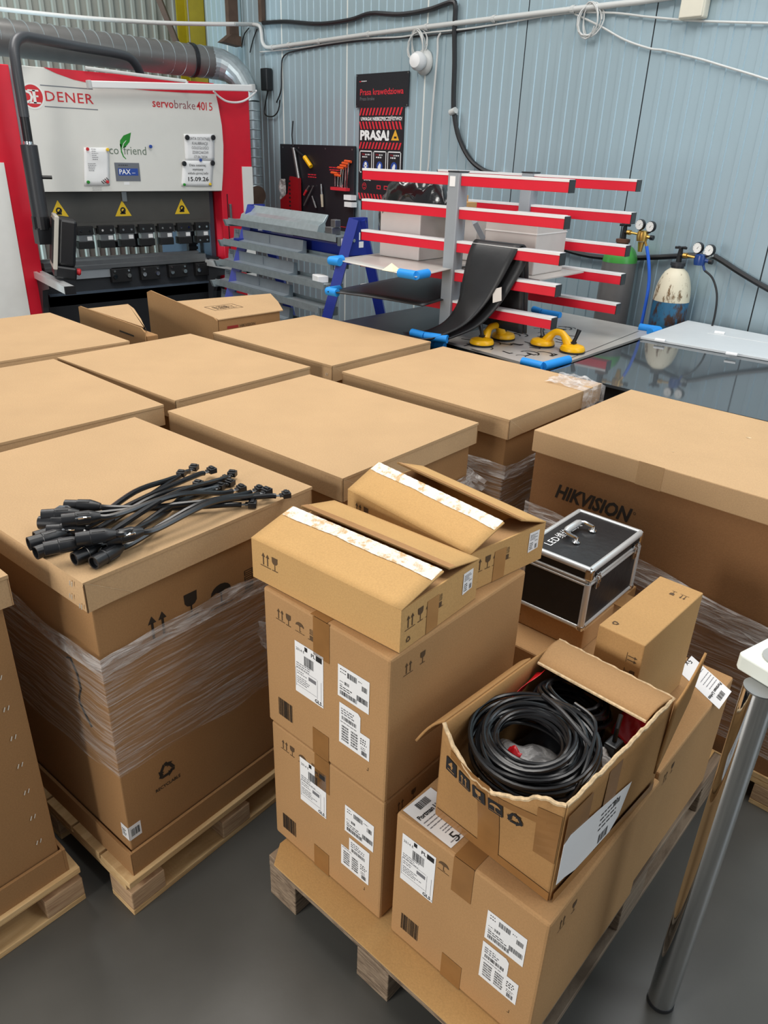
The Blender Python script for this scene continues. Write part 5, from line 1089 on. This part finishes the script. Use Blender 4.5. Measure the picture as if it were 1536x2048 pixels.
# paper label on its top
def paper_label(t, pts, h, flip, pen):
    inv = t.matrix_basis.inverted() if False else (Matrix.Rotation(-t.rotation_euler.z, 4, 'Z') @ Matrix.Translation(-t.location))
    q = [inv @ p for p in pts]; b = MB(); b.add([(p.x, p.y, h+.0009) for p in q], [(0, 3, 2, 1)] if flip else [(0, 1, 2, 3)])
    l = b.build('paper_label', PAPER, t); O = q[0]; X = (q[1]-O); Y = (q[3]-O); Lx = X.length; Ly = Y.length; X.normalize(); Y.normalize()
    M_ = Matrix(((X.x, Y.x, 0, O.x), (X.y, Y.y, 0, O.y), (0, 0, 1, h+.0016), (0, 0, 0, 1))); return l, M_, Lx, Ly
pA = [at_z(*p, zT) for p in ((805.5, 1621), (861.5, 1575.5), (929, 1672), (902, 1697))]
# reading direction: from the near left towards the back, lines stacked away from the corner
l, M_, Lx, Ly = paper_label(t, [pA[0], pA[1], pA[1]+(pA[3]-pA[0]), pA[3]], .3835, True, True)
b = MB()
def TL(x, y, s=1): return M_ @ Matrix.Translation((x, y, 0)) @ Matrix.Scale(-1, 4, (0, 1, 0))
barcode(b, Lx*.3, -.026, Lx*.72, -.008, TL(0, 0), 0, 14)
b.text('Portman Lights', .016, .006, -.045, TL(0, 0), 0, bold=.03, width=Lx-.01)
lines(b, .006, -.056, Lx-.02, 3, .009, .002, TL(0, 0), 1); lines(b, .02, -.088, Lx-.04, 3, .007, .002, TL(0, 0), 1)
b.text('5 x', .034, .02, -.132, TL(0, 0), 0, width=.05); lines(b, .01, -Ly+.008, Lx-.02, 1, .009, .002, TL(0, 0), 1)
b.build('label_print', [BLACKINK, GREYINK], l)
uF = Vector((.657, 1.275))
t, Q, w_, d_ = battery_box((uF.x, uF.y), zS0, .3835, 'shipping carton behind the torn box, white label on its far top edge'); R_ = MR(w_, d_, 0); mk(t, ic_up, at2(R_, .05, .32, 0, .03)); mk(t, ic_glass, at2(R_, .09, .322, 0, .03))
pB = [at_z(*p, zT) for p in ((1463, 1383.5), (1438, 1419), (1370, 1387), (1383, 1312))]
l, M_, Lx, Ly = paper_label(t, [pB[0], pB[1], pB[1]+(pB[3]-pB[0]), pB[3]], .3835, True, False)
b = MB(); barcode(b, Lx*.3, -.026, Lx*.7, -.01, TL(0, 0), 0, 12); b.text('Portman Lights', .014, .004, -.044, TL(0, 0), 0, bold=.03, width=Lx-.008); lines(b, .006, -.056, Lx-.02, 4, .011, .002, TL(0, 0), 1); lines(b, .01, -.108, Lx-.04, 2, .008, .002, TL(0, 0), 1); b.text('5x', .03, .02, -.165, TL(0, 0), 0, width=.03); b.build('label_print', [BLACKINK, GREYINK], l)
# box behind the stack and the flat box under the case
wc = Vector((0, 0, 0)); F_ = yd*1.578 - xd*.735; 
def FA(a, bb): return (yd*a - xd*bb)
p = FA(1.578, .745); t, Q, w_, d_ = battery_box((p.x, p.y), zS0, .3835, 'shipping carton tucked behind the stack below the flat carton', d_=.44)
zV = zT+.001; p = FA(1.68, .708); c, rz = corner_root((p.x, p.y), SY, .30, .335, zV); t = thing('flat_carton', 'flat brown carton directly under the black tool case', 'carton', c, rz)
b = MB(); b.box(-.15, .15, -.1675, .1675, 0, .072); b.build('body', K_S, t, bevel=.003); b = MB(); ic_up(b, at2(MF(.30, .335, 0), -.215, .03, 0, .025)); b.build('handling_marks', INK2, t)
b = MB(); b.prism([(.09, .02), (.19, .02), (.19, .10), (.09, .10)], 0, .0004, MT(.072)); b.box(.15, .1515, .08, .165, .03, .072); b.build('packing_tape', K_TAPE2, t)
zC = zV+.073
# tall narrow carton right of the case
c, rz = corner_root((.594, 1.362), 47.2, .115, .322, zT+.0005); t = thing('narrow_carton', 'narrow carton standing on edge right of the black tool case', 'carton', c, rz)
b = MB(); b.box(-.0575, .0575, -.161, .161, 0, .291); b.build('body', K_SMALL, t, bevel=.003)
Q = MF(.115, .322, 0); TQ = MT(.291)
for k, f_ in enumerate((ic_up, ic_glass, ic_umb)): mk(t, f_, at2(Q, -.036, .242-.036*k, -pi/2, .026))
mk(t, ic_up, at2(TQ, .030, .112, pi, .022)); mk(t, ic_glass, at2(TQ, .004, .112, pi, .022)); mk(t, ic_rec, at2(TQ, -.028, -.135, .6, .018))
# flat open cartons with raised flaps
def flat_open(F, yaw, w_, d_, z, h, label, ridge, gap, n2, marks):
    c, rz = corner_root(F, yaw, w_, d_, z); t = thing('open_flat_carton', label, 'carton', c, rz, 'open flat cartons on the stack'); th = .004
    b = MB(); b.box(-w_/2, w_/2, -d_/2, d_/2, 0, th)
    for q in ((-w_/2, w_/2, -d_/2, -d_/2+th), (-w_/2, w_/2, d_/2-th, d_/2), (-w_/2, -w_/2+th, -d_/2+th, d_/2-th), (w_/2-th, w_/2, -d_/2+th, d_/2-th)): b.box(*q, th, h)
    b.build('body', K_FLAT, t)
    # inner end flaps
    for s in (-1, 1):
        x1 = s*(w_/2-th); x0 = x1-s*.09; b = MB(); b.add([(x1, -d_/2+.01, h-.002), (x1, d_/2-.01, h-.002), (x0, d_/2-.02, h-.022), (x0, -d_/2+.02, h-.022)], [(0, 1, 2, 3)]); b.build('end_flap', K_IN, t, solid=.003)
    y1, z1 = ridge; e = .018
    b = MB(); b.grid(lambda u, v: (-w_/2+w_*u + e*(2*u-1)*v*.2, -d_/2+(y1+d_/2)*v, h+(z1-h)*v+.003*sin(u*pi)*sin(v*pi)), 14, 8); f1 = b.build('long_flap', K_FLAT, t, smooth=True, solid=.004)
    rr = random.Random(int(F[0]*900)); b = MB()
    def tr(u, v):
        jag = .001*sin(u*37); vv = 1-.27*v*(1+.04*sin(u*13)+.015*sin(u*29))
        y = -d_/2+(y1+d_/2)*(vv+.0); return (-w_/2+w_*u, y+(jag*.3 if v == 1 else 0), h+(z1-h)*vv+.003*sin(u*pi)*sin(vv*pi)+.0029+.0008*abs(sin(u*60+v*9)))
    b.grid(tr, 70, 4); b.build('torn_tape', WHITE_TEAR, f1, smooth=True)
    y2, z2 = n2
    b = MB(); b.grid(lambda u, v: (-w_/2+w_*u, d_/2+(y2-d_/2)*v, h+(z2-h)*v+.003*sin(u*pi)*sin(v*pi)), 14, 8); f2 = b.build('long_flap', K_FLAT, t, smooth=True, solid=.004)
    b = MB(); b.grid(lambda u, v: (-w_/2+w_*u, d_/2+(y2-d_/2)*(1-.2*v), h+(z2-h)*(1-.2*v)+.003*sin(u*pi)*sin((1-.2*v)*pi)+.0028), 30, 3); b.build('brown_tape', K_TAPE2, f2, smooth=True)
    Q = MF(w_, d_, 0); R_ = MR(w_, d_, 0); e = .034
    mk(t, ic_up, at2(Q, -w_+.045, h-.056, 0, e)); mk(t, ic_glass, at2(Q, -w_+.075, h-.056, 0, e))
    for k, f_ in enumerate((ic_up, ic_glass, ic_umb, ic_stack)): mk(t, f_, at2(R_, .030+.033*k, h-.055, 0, .033))
    mk(t, ic_rec, at2(R_, .026, .012, 0, .016))
    b = MB(); b.prism([(.085, .0), (.125, .0), (.125, h-.02), (.085, h-.02)], 0, .0003, R_); b.build('packing_tape', K_TAPE2, t)
    b = MB(); b.prism([(d_-.058, h-.064), (d_-.022, h-.060), (d_-.022, h-.012), (d_-.058, h-.012)], 0, .0004, R_); l = b.build('goods_label', PAPER, t)
    b = MB(); Qx = R_ @ Matrix.Translation((0, 0, .001)); lines(b, d_-.054, h-.02, .028, 4, .004, .0018, Qx, 1); lines(b, d_-.054, h-.042, .014, 4, .005, .003, Qx, 0); lines(b, d_-.036, h-.038, .010, 1, .005, .003, Qx, 0); barcode(b, d_-.034, h-.058, d_-.026, h-.046, Qx, 0, 6); b.build('label_print', [BLACKINK, GREYINK], l)
    return t
zK = zS0+2*hS+.0025
flat_open((.040, 1.182), 51.2, .428, .270, zK, .099, 'front open flat carton on the stack, with torn white tape along its flap', (.0-.005, .130), 0, (.02, .124), 0)
flat_open((.190, 1.408), 41.5, .430, .264, zK+.0005, .099, 'rear open flat carton on the stack, its torn flap standing higher', (-.03, .148), 0, (.035, .133), 0)

# ------------------------------------------------------------------ torn open box with cable coils
OW, OD, OH = .283, .415, .245; OZ = zT+.001
c, rz = corner_root((.338, .942), 46, OW, OD, OZ); ob = thing('torn_carton', 'torn open carton of black cable coils on the front labelled carton', 'carton', c, rz)
b = MB(); b.box(-OW/2, OW/2, -OD/2, OD/2, 0, .005); b.build('bottom', K_IN, ob)
def jag(u, k): return .002*sin(u*31+k)+.0015*sin(u*77+2*k)+.001*sin(u*190+k)
def wall(name, fn, mt=K_OLD, parent=ob, nu=60, nv=8, solid=.005):
    b = MB(); b.grid(fn, nu, nv); return b.build(name, mt, parent, smooth=True, solid=solid)
front = lambda u, v: (-OW/2+OW*u, -OD/2-.030*sin(pi*u)*v**1.5, (OH-.05*sin(pi*min(1, u*1.15))**1.0+jag(u, 1)*(v > .95))*v)
wall('front_wall', front)
right_ = lambda u, v: (OW/2+.006*sin(pi*u)*v, -OD/2+OD*u, (OH+(.02*sin(u*pi*.8)-.012*u)+jag(u, 2)*(v > .95))*v)
wall('right_wall', right_); wall('left_wall', lambda u, v: (-OW/2, -OD/2+OD*u, OH*v), K_OLD); wall('back_wall', lambda u, v: (-OW/2+OW*u, OD/2, OH*v), K_OLD)
b = MB(); b.tube([Vector(front(i/40, 1)) for i in range(41)], .0042, 6); b.tube([Vector(right_(i/40, 1)) for i in range(41)], .0042, 6); b.build('torn_edge', K_EDGE, ob, smooth=True)
wall('back_flap', lambda u, v: (-OW/2+.01*v+(OW+.0-.02*v)*u, OD/2-.10*v, OH+.012*sin(pi*v)-.008*v), K_IN, nv=6)
b = MB(); b.tube([(-OW/2+.01+(OW-.02)*i/20, OD/2-.10, OH-.008) for i in range(21)], .0038, 6); b.tube([(-OW/2+OW*i/20, OD/2+.002*sin(i*2.1), OH+.002) for i in range(21)], .003, 5); b.build('torn_edge', K_EDGE, ob, smooth=True)
wall('left_flap', lambda u, v: (-OW/2-.045*v-.004, -OD/2+.005+.30*u-.03*v, OH+.012*sin(pi*v)-.062*v), K_OLD, nv=8)
wall('right_flap', lambda u, v: (OW/2+.004+.008*v, OD/2-.015+.105*u, (OH-.20+.15*u)*(1-v)+(OH+.005+.075*u**1.5)*v), K_OLD, nu=10)
b = MB(); Fq = MF(OW, OD, 0, .0)
def fr(u, v, e=.0035):  # point on the bulging front wall, u from the near corner, v height
    uu = 1+u/OW; zz = v; top = OH-.05*sin(pi*min(1, uu*1.15)); q = max(0, min(1, zz/top)); return Vector((OW/2+u, -OD/2-.030*sin(pi*uu)*q**1.5-e, zz))
def onfront(b, poly, m=0, e=.0035): b.add([fr(u, v, e) for u, v in poly], [tuple(range(len(poly)))], I4, m)
class FrontPen(MB):
    pass
def mapfront(src, e): 
    o = MB(); o.v = [fr(p.x, p.y, e) for p in src.v]; o.f = src.f; o.m = src.m; return o
bl = MB(); wh = MB()
for k in range(4):
    u0 = -.262+k*.040; v0 = .148-.002*k; bl.rect(u0, v0, u0+.032, v0+.036)
    M_ = at2(I4, u0+.016, v0+.005, 0, .027)
    if k == 0: wh.text('4', .026, u0+.008, v0+.013, I4, 0, bold=.03); wh.rect(u0+.006, v0+.006, u0+.026, v0+.008)
    else: (ic_up, ic_glass, ic_umb)[k-1](wh, M_)
ic_rec(bl, at2(I4, -.085, .140, 0, .036))
mapfront(bl, .0050).build('handling_marks', BLACKINK, ob); mapfront(wh, .0057).build('mark_cutouts', K_OLD, ob)
tp = MB()
for i in range(6): tp.rect(-.17, .0+.032*i, -.118, .032*(i+1)); tp.rect(-.045, .10+.02*i, -.001, .12+.02*i)
for i in range(8): tp.rect(-.28+.035*i, .0, -.28+.035*(i+1), .022); tp.rect(-.25+.028*i, .178 if i > 3 else .19, -.25+.028*(i+1), .196 if i > 3 else .21)
mapfront(tp, .0043).build('packing_tape', K_TAPE, ob)
R_ = MR(OW, OD, 0, .008); b = MB(); b.prism([(.0, .11), (.085, .11), (.085, OH-.02), (.0, OH-.02)], 0, .0003, R_); b.prism([(.14, .02), (.19, .02), (.19, OH-.01), (.14, OH-.01)], 0, .0003, R_); b.prism([(.0, 0), (.4, 0), (.4, .025), (.0, .025)], 0, .0003, R_); b.build('side_tape', K_TAPE, ob)
R_ = MR(OW, OD, 0, .0088); b = MB(); b.prism([(.0, .05), (.03, .045), (.07, .03), (.12, .028), (.20, .028), (.23, .05), (.26, .125), (.12, .150), (.02, .165), (.0, .155)], 0, .0004, R_); l = b.build('white_label', PAPER, ob)
b = MB(); Q = R_ @ Matrix.Translation((0, 0, .001)); barcode(b, .15, .035, .185, .06, Q, 0, 14); lines(b, .14, .12, .08, 4, .014, .004, Q, 0); barcode(b, .19, .105, .22, .12, Q, 0, 8); b.build('label_print', BLACKINK, l)
OM = Matrix.Translation(c) @ Matrix.Rotation(rz, 4, 'Z')
def cable_coil(name, cx, cy, z, R0, r0, turns, rad, label, seed, tiltx=0, tilty=0, ht=.05):
    rr = random.Random(seed); P = []; n = 40
    M_ = Matrix.Translation((cx, cy, z)) @ Matrix.Rotation(tiltx, 4, 'X') @ Matrix.Rotation(tilty, 4, 'Y')
    R_ = rr.uniform(r0, R0); zz = 0
    tg = [(rr.uniform(r0, R0), rr.uniform(0, ht), rr.uniform(-.010, .010), rr.uniform(-.010, .010)) for _ in range(turns+1)]
    for k in range(turns):
        a0, a1 = tg[k], tg[k+1]
        for i in range(n):
            t_ = i/n; s_ = t_*t_*(3-2*t_); q = [a0[j]*(1-s_)+a1[j]*s_ for j in range(4)]; a = 2*pi*t_
            P.append(M_ @ Vector((q[0]*cos(a)+q[2], q[0]*sin(a)+q[3], q[1]+.004*sin(a*2+k))))
    o = OM @ Vector((cx, cy, z)); b = MB(); off = Vector((cx, cy, z)); b.tube([p-off for p in P], rad, 7)
    ob_ = b.build(name, CABLE, loc=o, rz=rz, smooth=True); return tag(ob_, label, 'cable', 'cable coils in the torn carton')
cable_coil('cable_coil', -.012, -.080, .168, .128, .068, 38, .0046, 'large front coil of black cable in the torn carton', 3, radians(6), 0, .060)
cable_coil('cable_coil', -.035, .085, .150, .088, .045, 26, .0044, 'smaller rear coil of black cable in the torn carton', 8, radians(-12), radians(10), .075)
def inbox(name, label, cat, P, r, mt):
    o = OM @ Vector(P[0]); b = MB(); b.tube([Vector(p)-Vector(P[0]) for p in smooth(P, 5)], r, 8); return tag(b.build(name, mt, loc=o, rz=rz, smooth=True), label, cat)
inbox('loose_cable', 'loose black cable end with inline connector crossing the coils', 'cable', [(-.06, .02, .238), (.0, .0, .243), (.06, -.02, .235), (.10, -.03, .22), (.115, -.035, .20)], .0052, BLACKP)
inbox('loose_cable', 'loose black cable hanging down the right side of the coils', 'cable', [(.0, .05, .235), (.06, .03, .235), (.10, -.06, .225), (.115, -.13, .20), (.10, -.16, .17)], .0044, CABLE)
p = OM @ Vector((.095, .06, .16)); t = thing('plug', 'small black moulded plug inside the torn carton near the red film', 'plug', p, rz)
b = MB(); b.box(-.014, .014, -.018, .018, 0, .03); b.build('plug_body', BLACKP, t, bevel=.004); b = MB(); b.tube([(0, 0, .03), (-.002, .005, .06), (-.01, .03, .075)], .005, 8); b.build('cord', CABLE, t, smooth=True)
def lump(name, label, cat, cx, cy, z0, rx, ry, h_, mt, seed):
    rr = random.Random(seed); ph = [rr.uniform(0, 6) for _ in range(6)]; b = MB()
    def fn(u, v):
        a = u*2*pi; q = sin(v*pi/2)**.6; w2 = 1+.08*sin(a*5+ph[0])+.06*sin(a*9+ph[1]+v*6)
        return (rx*q*w2*cos(a), ry*q*w2*sin(a), h_*(cos(v*pi/2)**.8)+.006*sin(a*6+ph[2]+v*9)*q)
    b.grid(fn, 40, 12, closed=True); tag(b.build(name, mt, loc=OM @ Vector((cx, cy, z0)), rz=rz, smooth=True), label, cat)
lump('plastic_bag', 'clear plastic bag of parts seen through the middle of the front coil', 'bag', .0, -.09, .02, .125, .10, .145, BAG_CLEAR, 2)
lump('plastic_bag', 'clear plastic bag at the right inside the torn carton', 'bag', .085, -.03, .02, .05, .13, .165, BAG_CLEAR, 6)
lump('cable_pile', 'dark heap of cable filling the bottom of the torn carton', 'cable', .0, .0, .006, .128, .19, .11, CABLE, 7)
for k, (P4, L) in enumerate(((((-.133, -.02, .17), (-.133, .10, .20), (-.110, .11, .235), (-.125, -.03, .195)), 'red plastic film at the left inside the torn carton'), (((.06, .12, .15), (.135, .11, .15), (.135, .16, .20), (.06, .17, .20)), 'red plastic film at the right inside the torn carton'), (((-.06, -.14, .145), (-.025, -.14, .145), (-.02, -.10, .185), (-.05, -.10, .185)), 'small red film scrap inside the ring of the front coil'))):
    o = OM @ Vector(P4[0]); q = [Vector(p)-Vector(P4[0]) for p in P4]; b = MB()
    b.grid(lambda u, v: (q[0]*(1-u)+q[1]*u)*(1-v)+(q[3]*(1-u)+q[2]*u)*v+Vector((0, 0, .006*sin(u*7+v*5))), 8, 8); tag(b.build('red_film', mat('red_film', (190, 22, 30), .3, var=.04), loc=o, rz=rz, smooth=True, solid=.001), L, 'plastic film')

# ------------------------------------------------------------------ black tool case
CW, CD, CHh = .213, .323, .199; p = FA(1.668, .712); c, rz = corner_root((p.x, p.y), 49, CW, CD, zC+.0005); cs = thing('tool_case', 'black tool case with aluminium edges and a chrome carry handle', 'case', c, rz)
b = MB(); b.box(-CW/2+.003, CW/2-.003, -CD/2+.003, CD/2-.003, .002, .152); b.build('body', CASEK, cs)
b = MB(); b.box(-CW/2+.003, CW/2-.003, -CD/2+.003, CD/2-.003, .157, CHh-.002); lid = b.build('lid', CASEK, cs)
def rail(b, p, q, r=.0085): b.tube([Vector(p), Vector(q)], r, 10)
X, Y = CW/2-.005, CD/2-.005
for z, nm_, pr in ((CHh-.007, 'edge_rail', lid), (.007, 'edge_rail', cs)):
    for a, d in (((-X, -Y), (X, -Y)), ((X, -Y), (X, Y)), ((X, Y), (-X, Y)), ((-X, Y), (-X, -Y))):
        b = MB(); rail(b, (*a, z), (*d, z), .0095 if z > .1 else .007); b.build(nm_, ALU, pr, smooth=True)
for x, y in ((-X, -Y), (X, -Y), (X, Y), (-X, Y)):
    b = MB(); rail(b, (x, y, .007), (x, y, .150), .0095); b.build('corner_rail', ALU, cs, smooth=True)
    b = MB(); b.box(x-.011, x+.011, y-.011, y+.011, CHh-.036, CHh-.001); b.build('corner_cap', CHROME, lid, bevel=.006)
    b = MB(); b.box(x-.010, x+.010, y-.010, y+.010, .0, .016); b.build('corner_cap', CHROME, cs, bevel=.004)
b = MB()
for z in (.146, .157):
    for a, d in (((-X, -Y-.002), (X, -Y-.002)), ((X+.002, -Y), (X+.002, Y)), ((X, Y+.002), (-X, Y+.002)), ((-X-.002, Y), (-X-.002, -Y))): b.tube([(*a, z), (*d, z)], .0048, 6)
b.build('seam_rail', ALU, cs, smooth=True)
for y in (-CD/2+.045, CD/2-.045):
    b = MB(); b.box(CW/2, CW/2+.005, y-.009, y+.009, .158, .174); b.box(CW/2, CW/2+.007, y-.010, y+.010, .126, .152); b.tube([(CW/2+.007, y-.007, .166), (CW/2+.009, y-.005, .145)], .0016, 6); b.tube([(CW/2+.007, y+.007, .166), (CW/2+.009, y+.005, .145)], .0016, 6); b.build('latch', CHROME, cs, bevel=.001)
hx, hy = -.030, .0
for s in (-1, 1):
    b = MB(); b.lathe([(.012, 0), (.012, .003), (.007, .006), (.005, .016)], 14, Matrix.Translation((hx+.028, hy+s*.050, CHh))); b.tube([(hx+.028, hy+s*.050, CHh+.014), (hx-.0, hy+s*.050, CHh+.018), (hx-.012, hy+s*.043, CHh+.018)], .0058, 8); b.build('handle_post', CHROME, lid, smooth=True)
b = MB(); b.tube([(hx-.012, hy-.045, CHh+.018), (hx-.013, hy-.03, CHh+.019), (hx-.013, hy+.03, CHh+.019), (hx-.012, hy+.045, CHh+.018)], [.007, .0105, .0105, .007], 12); b.build('handle_grip', ALU, lid, smooth=True)
TQ = Matrix(((0, -1, 0, -.048), (1, 0, 0, -.118), (0, 0, 1, CHh+.0004-.002+.0008), (0, 0, 0, 1)))
b = MB(); b.text('LED', .034, .0, -.004, TQ, 0, bold=.004, width=.058, spacing=1.1); b.text('维修工具', .034, .064, -.004, TQ, 0, width=.118); b.build('lettering', PAPER, lid)

# ------------------------------------------------------------------ cables with connectors on the front lid
ZL = LZ
heads = [((131, 1012), (191, 1013)), ((84, 1032), (147, 1028)), ((79, 1045), (126, 1046)), ((124, 1041), (186, 1034)), ((95, 1062), (176, 1058)), ((57, 1088), (118, 1070)), ((71, 1106), (104, 1094)), ((88, 1098), (152, 1086)), ((152, 1079), (209, 1071)), ((148, 1118), (186, 1102)), ((187, 1126), (229, 1102)), ((211, 1080), (262, 1068)), ((70, 1076), (116, 1062))]
ends = [(497, 1008), (565, 990), (360, 950), (476, 978), (385, 938), (417, 942), (446, 960), (462, 950), (392, 970), (437, 975), (512, 980), (528, 984), (455, 968)]
desc = ['topmost connector, cable crossing to the right', 'connector left of the topmost one', 'connector at the far left, second lowest cluster', 'connector with a chrome latch facing the camera', 'connector buried in the middle of the bundle', 'leftmost connector of the bundle', 'connector peeping out below the leftmost one', 'connector lying low at the left front', 'connector in the middle of the front cluster', 'connector lying on the lid just left of the nearest one', 'nearest connector, pointing at the camera', 'rightmost connector of the front cluster', 'connector half hidden behind the leftmost one']
lay = [2, 2, 1, 3, 1, 1, 0, 2, 3, 0, 0, 2, 0]
for k, ((h0, h1), e) in enumerate(zip(heads, ends)):
    z0 = ZL+.0165+lay[k]*.013; p0 = at_z(*h0, z0); p1 = at_z(*h1, z0); d = (p1-p0); d.z = 0; d.normalize(); p1 = p0+d*.072
    ze = ZL+.010+(k % 3)*.006; p2 = at_z(*e, ze); o = p0.copy(); o.z = ZL
    t = thing('power_cable', 'black cable on the lid: '+desc[k], 'cable', o, 0, 'short black cables on the front lid')
    ax = Matrix.Translation(p0-o) @ d.to_track_quat('Z', 'Y').to_matrix().to_4x4()
    b = MB(); b.lathe([(.0105, .008), (.0118, .0), (.0150, .0), (.0150, .028), (.0164, .029), (.0164, .056), (.0135, .066), (.0085, .080)], 18, ax)
    for q in range(4): b.box(.0135, .0172, -.002, .002, .032, .058, ax @ Matrix.Rotation(q*pi/2+.4, 4, 'Z'))
    cn = b.build('connector', BLACKP, t, smooth=True)
    if k in (1, 3, 4, 10, 11, 9):
        side = Vector((-d.y, d.x, 0)) * (-1 if k in (3, 4, 11) else .6) + Vector((0, 0, .5)); side.normalize(); q = (p0-o)+d*.045+side*.016
        b = MB(); b.tube([q-d*.016, q+side*.006-d*.008, q+side*.004+d*.01, q+d*.014], .0022, 5); b.tube([q-d*.01, q+d*.004+side*.003], .004, 6); b.build('latch', CHROME, cn, smooth=True)
    mid = (p1*.5+p2*.5)+d*.012; mid.z = ZL+.020+.010*((k*5) % 4); dirE = (p2-mid); dirE.z = 0; dirE.normalize()
    m1 = p1+d*.030+(p2-p1).normalized()*.010; m1.z = max(z0-.004, ZL+.008); m2 = p2-dirE*.05; m2.z = ze+.004
    P = smooth([p1-o, m1-o, mid-o, m2-o, p2-dirE*.018-o], 6); b = MB(); b.tube(P, .0070, 8); b.build('sheath', CABLE, t, smooth=True)
    b = MB()
    for q in (-.003, 0, .003): n_ = Vector((-dirE.y, dirE.x, 0))*q; b.tube([p2-dirE*.020-o+n_*.5, p2-o+n_*1.6], .0016, 5)
    b.build('wires', mat('wire_grey', (120, 122, 124), .4, var=0), t, smooth=True)
    BX = Matrix.Translation(p2-o) @ Matrix.Rotation(math.atan2(dirE.y, dirE.x)+.5*((k*7) % 5-2)*.3, 4, 'Z')
    b = MB(); b.box(0, .020, -.011, .011, -.007, .007, BX); b.box(.005, .014, -.008, .008, .007, .011, BX); b.box(-.008, 0, -.005, .005, -.004, .004, BX); b.build('plug', BLACKP, t, bevel=.001)

# ------------------------------------------------------------------ white table at the right edge
cT = at_z(1475, 1306, .975); dx = (at_z(1536, 1342, .975)-cT).normalized(); dy = Vector((-dx.y, dx.x, 0)); a = math.atan2(dx.y, dx.x)
t = thing('white_table', 'white table with a chrome leg cut off by the right edge', 'table', Vector((cT.x, cT.y, 0)), a)
b = MB(); b.prism([(.008, 0), (.7, 0), (.7, .45), (0, .45), (0, .008)], .943, .975); b.build('table_top', TABLEW, t, bevel=.003)
inv = Matrix.Rotation(-a, 4, 'Z') @ Matrix.Translation(-Vector((cT.x, cT.y, 0))); lf = inv @ at_z(1320, 2003, 0)
b = MB(); b.lathe([(.030, .012), (.030, .9425)], 32, Matrix.Translation((lf.x, lf.y, 0))); lg = b.build('leg', CHROME, t, smooth=True)
b = MB(); b.lathe([(.029, 0), (.031, .003), (.031, .013)], 32, Matrix.Translation((lf.x, lf.y, 0))); b.build('foot_cap', BLACKP, lg, smooth=True)
b = MB(); b.lathe([(.0305, .940), (.0305, .943)], 24, Matrix.Translation((lf.x, lf.y, 0))); b.build('mounting_plate', STEEL, lg, smooth=True)
q = inv @ at_z(1511, 1310, .976); b = MB(); pts = [(q.x+.03-.03*cos(i*pi/12), q.y+.03-.03*sin(i*pi/12)) for i in range(7)]; b.prism(pts+[(q.x+.35, q.y), (q.x+.35, q.y+.25), (q.x, q.y+.25)], 0, .003)
tag(b.build('grey_mat', mat('grey_pad', (168, 168, 164), .5, var=.02), loc=(cT.x, cT.y, .9755), rz=a), 'grey pad with rounded corner lying on the white table', 'mat')

# ------------------------------------------------------------------ square the hall to the axes: right wall along x
TURN = Matrix.Rotation(-R_RIGHT, 4, 'Z')
def settle(o):
    # pieces drawn without a turn of their own take the turn in their mesh, the rest in their rotation
    o.location = TURN @ o.location
    if abs(o.rotation_euler.x)+abs(o.rotation_euler.y)+abs(o.rotation_euler.z) < 1e-6:
        if o.type == 'MESH':
            if o.data.users > 1: o.data = o.data.copy()
            o.data.transform(TURN)
        for ch in o.children: settle(ch)
    else:
        o.matrix_basis = Matrix.Translation(o.location) @ TURN @ Matrix.Translation(-o.location) @ o.matrix_basis
for o in list(C.objects):
    if o.parent is None:
        if o.type in ('MESH', 'EMPTY'): settle(o)
        else: o.matrix_world = TURN @ o.matrix_world
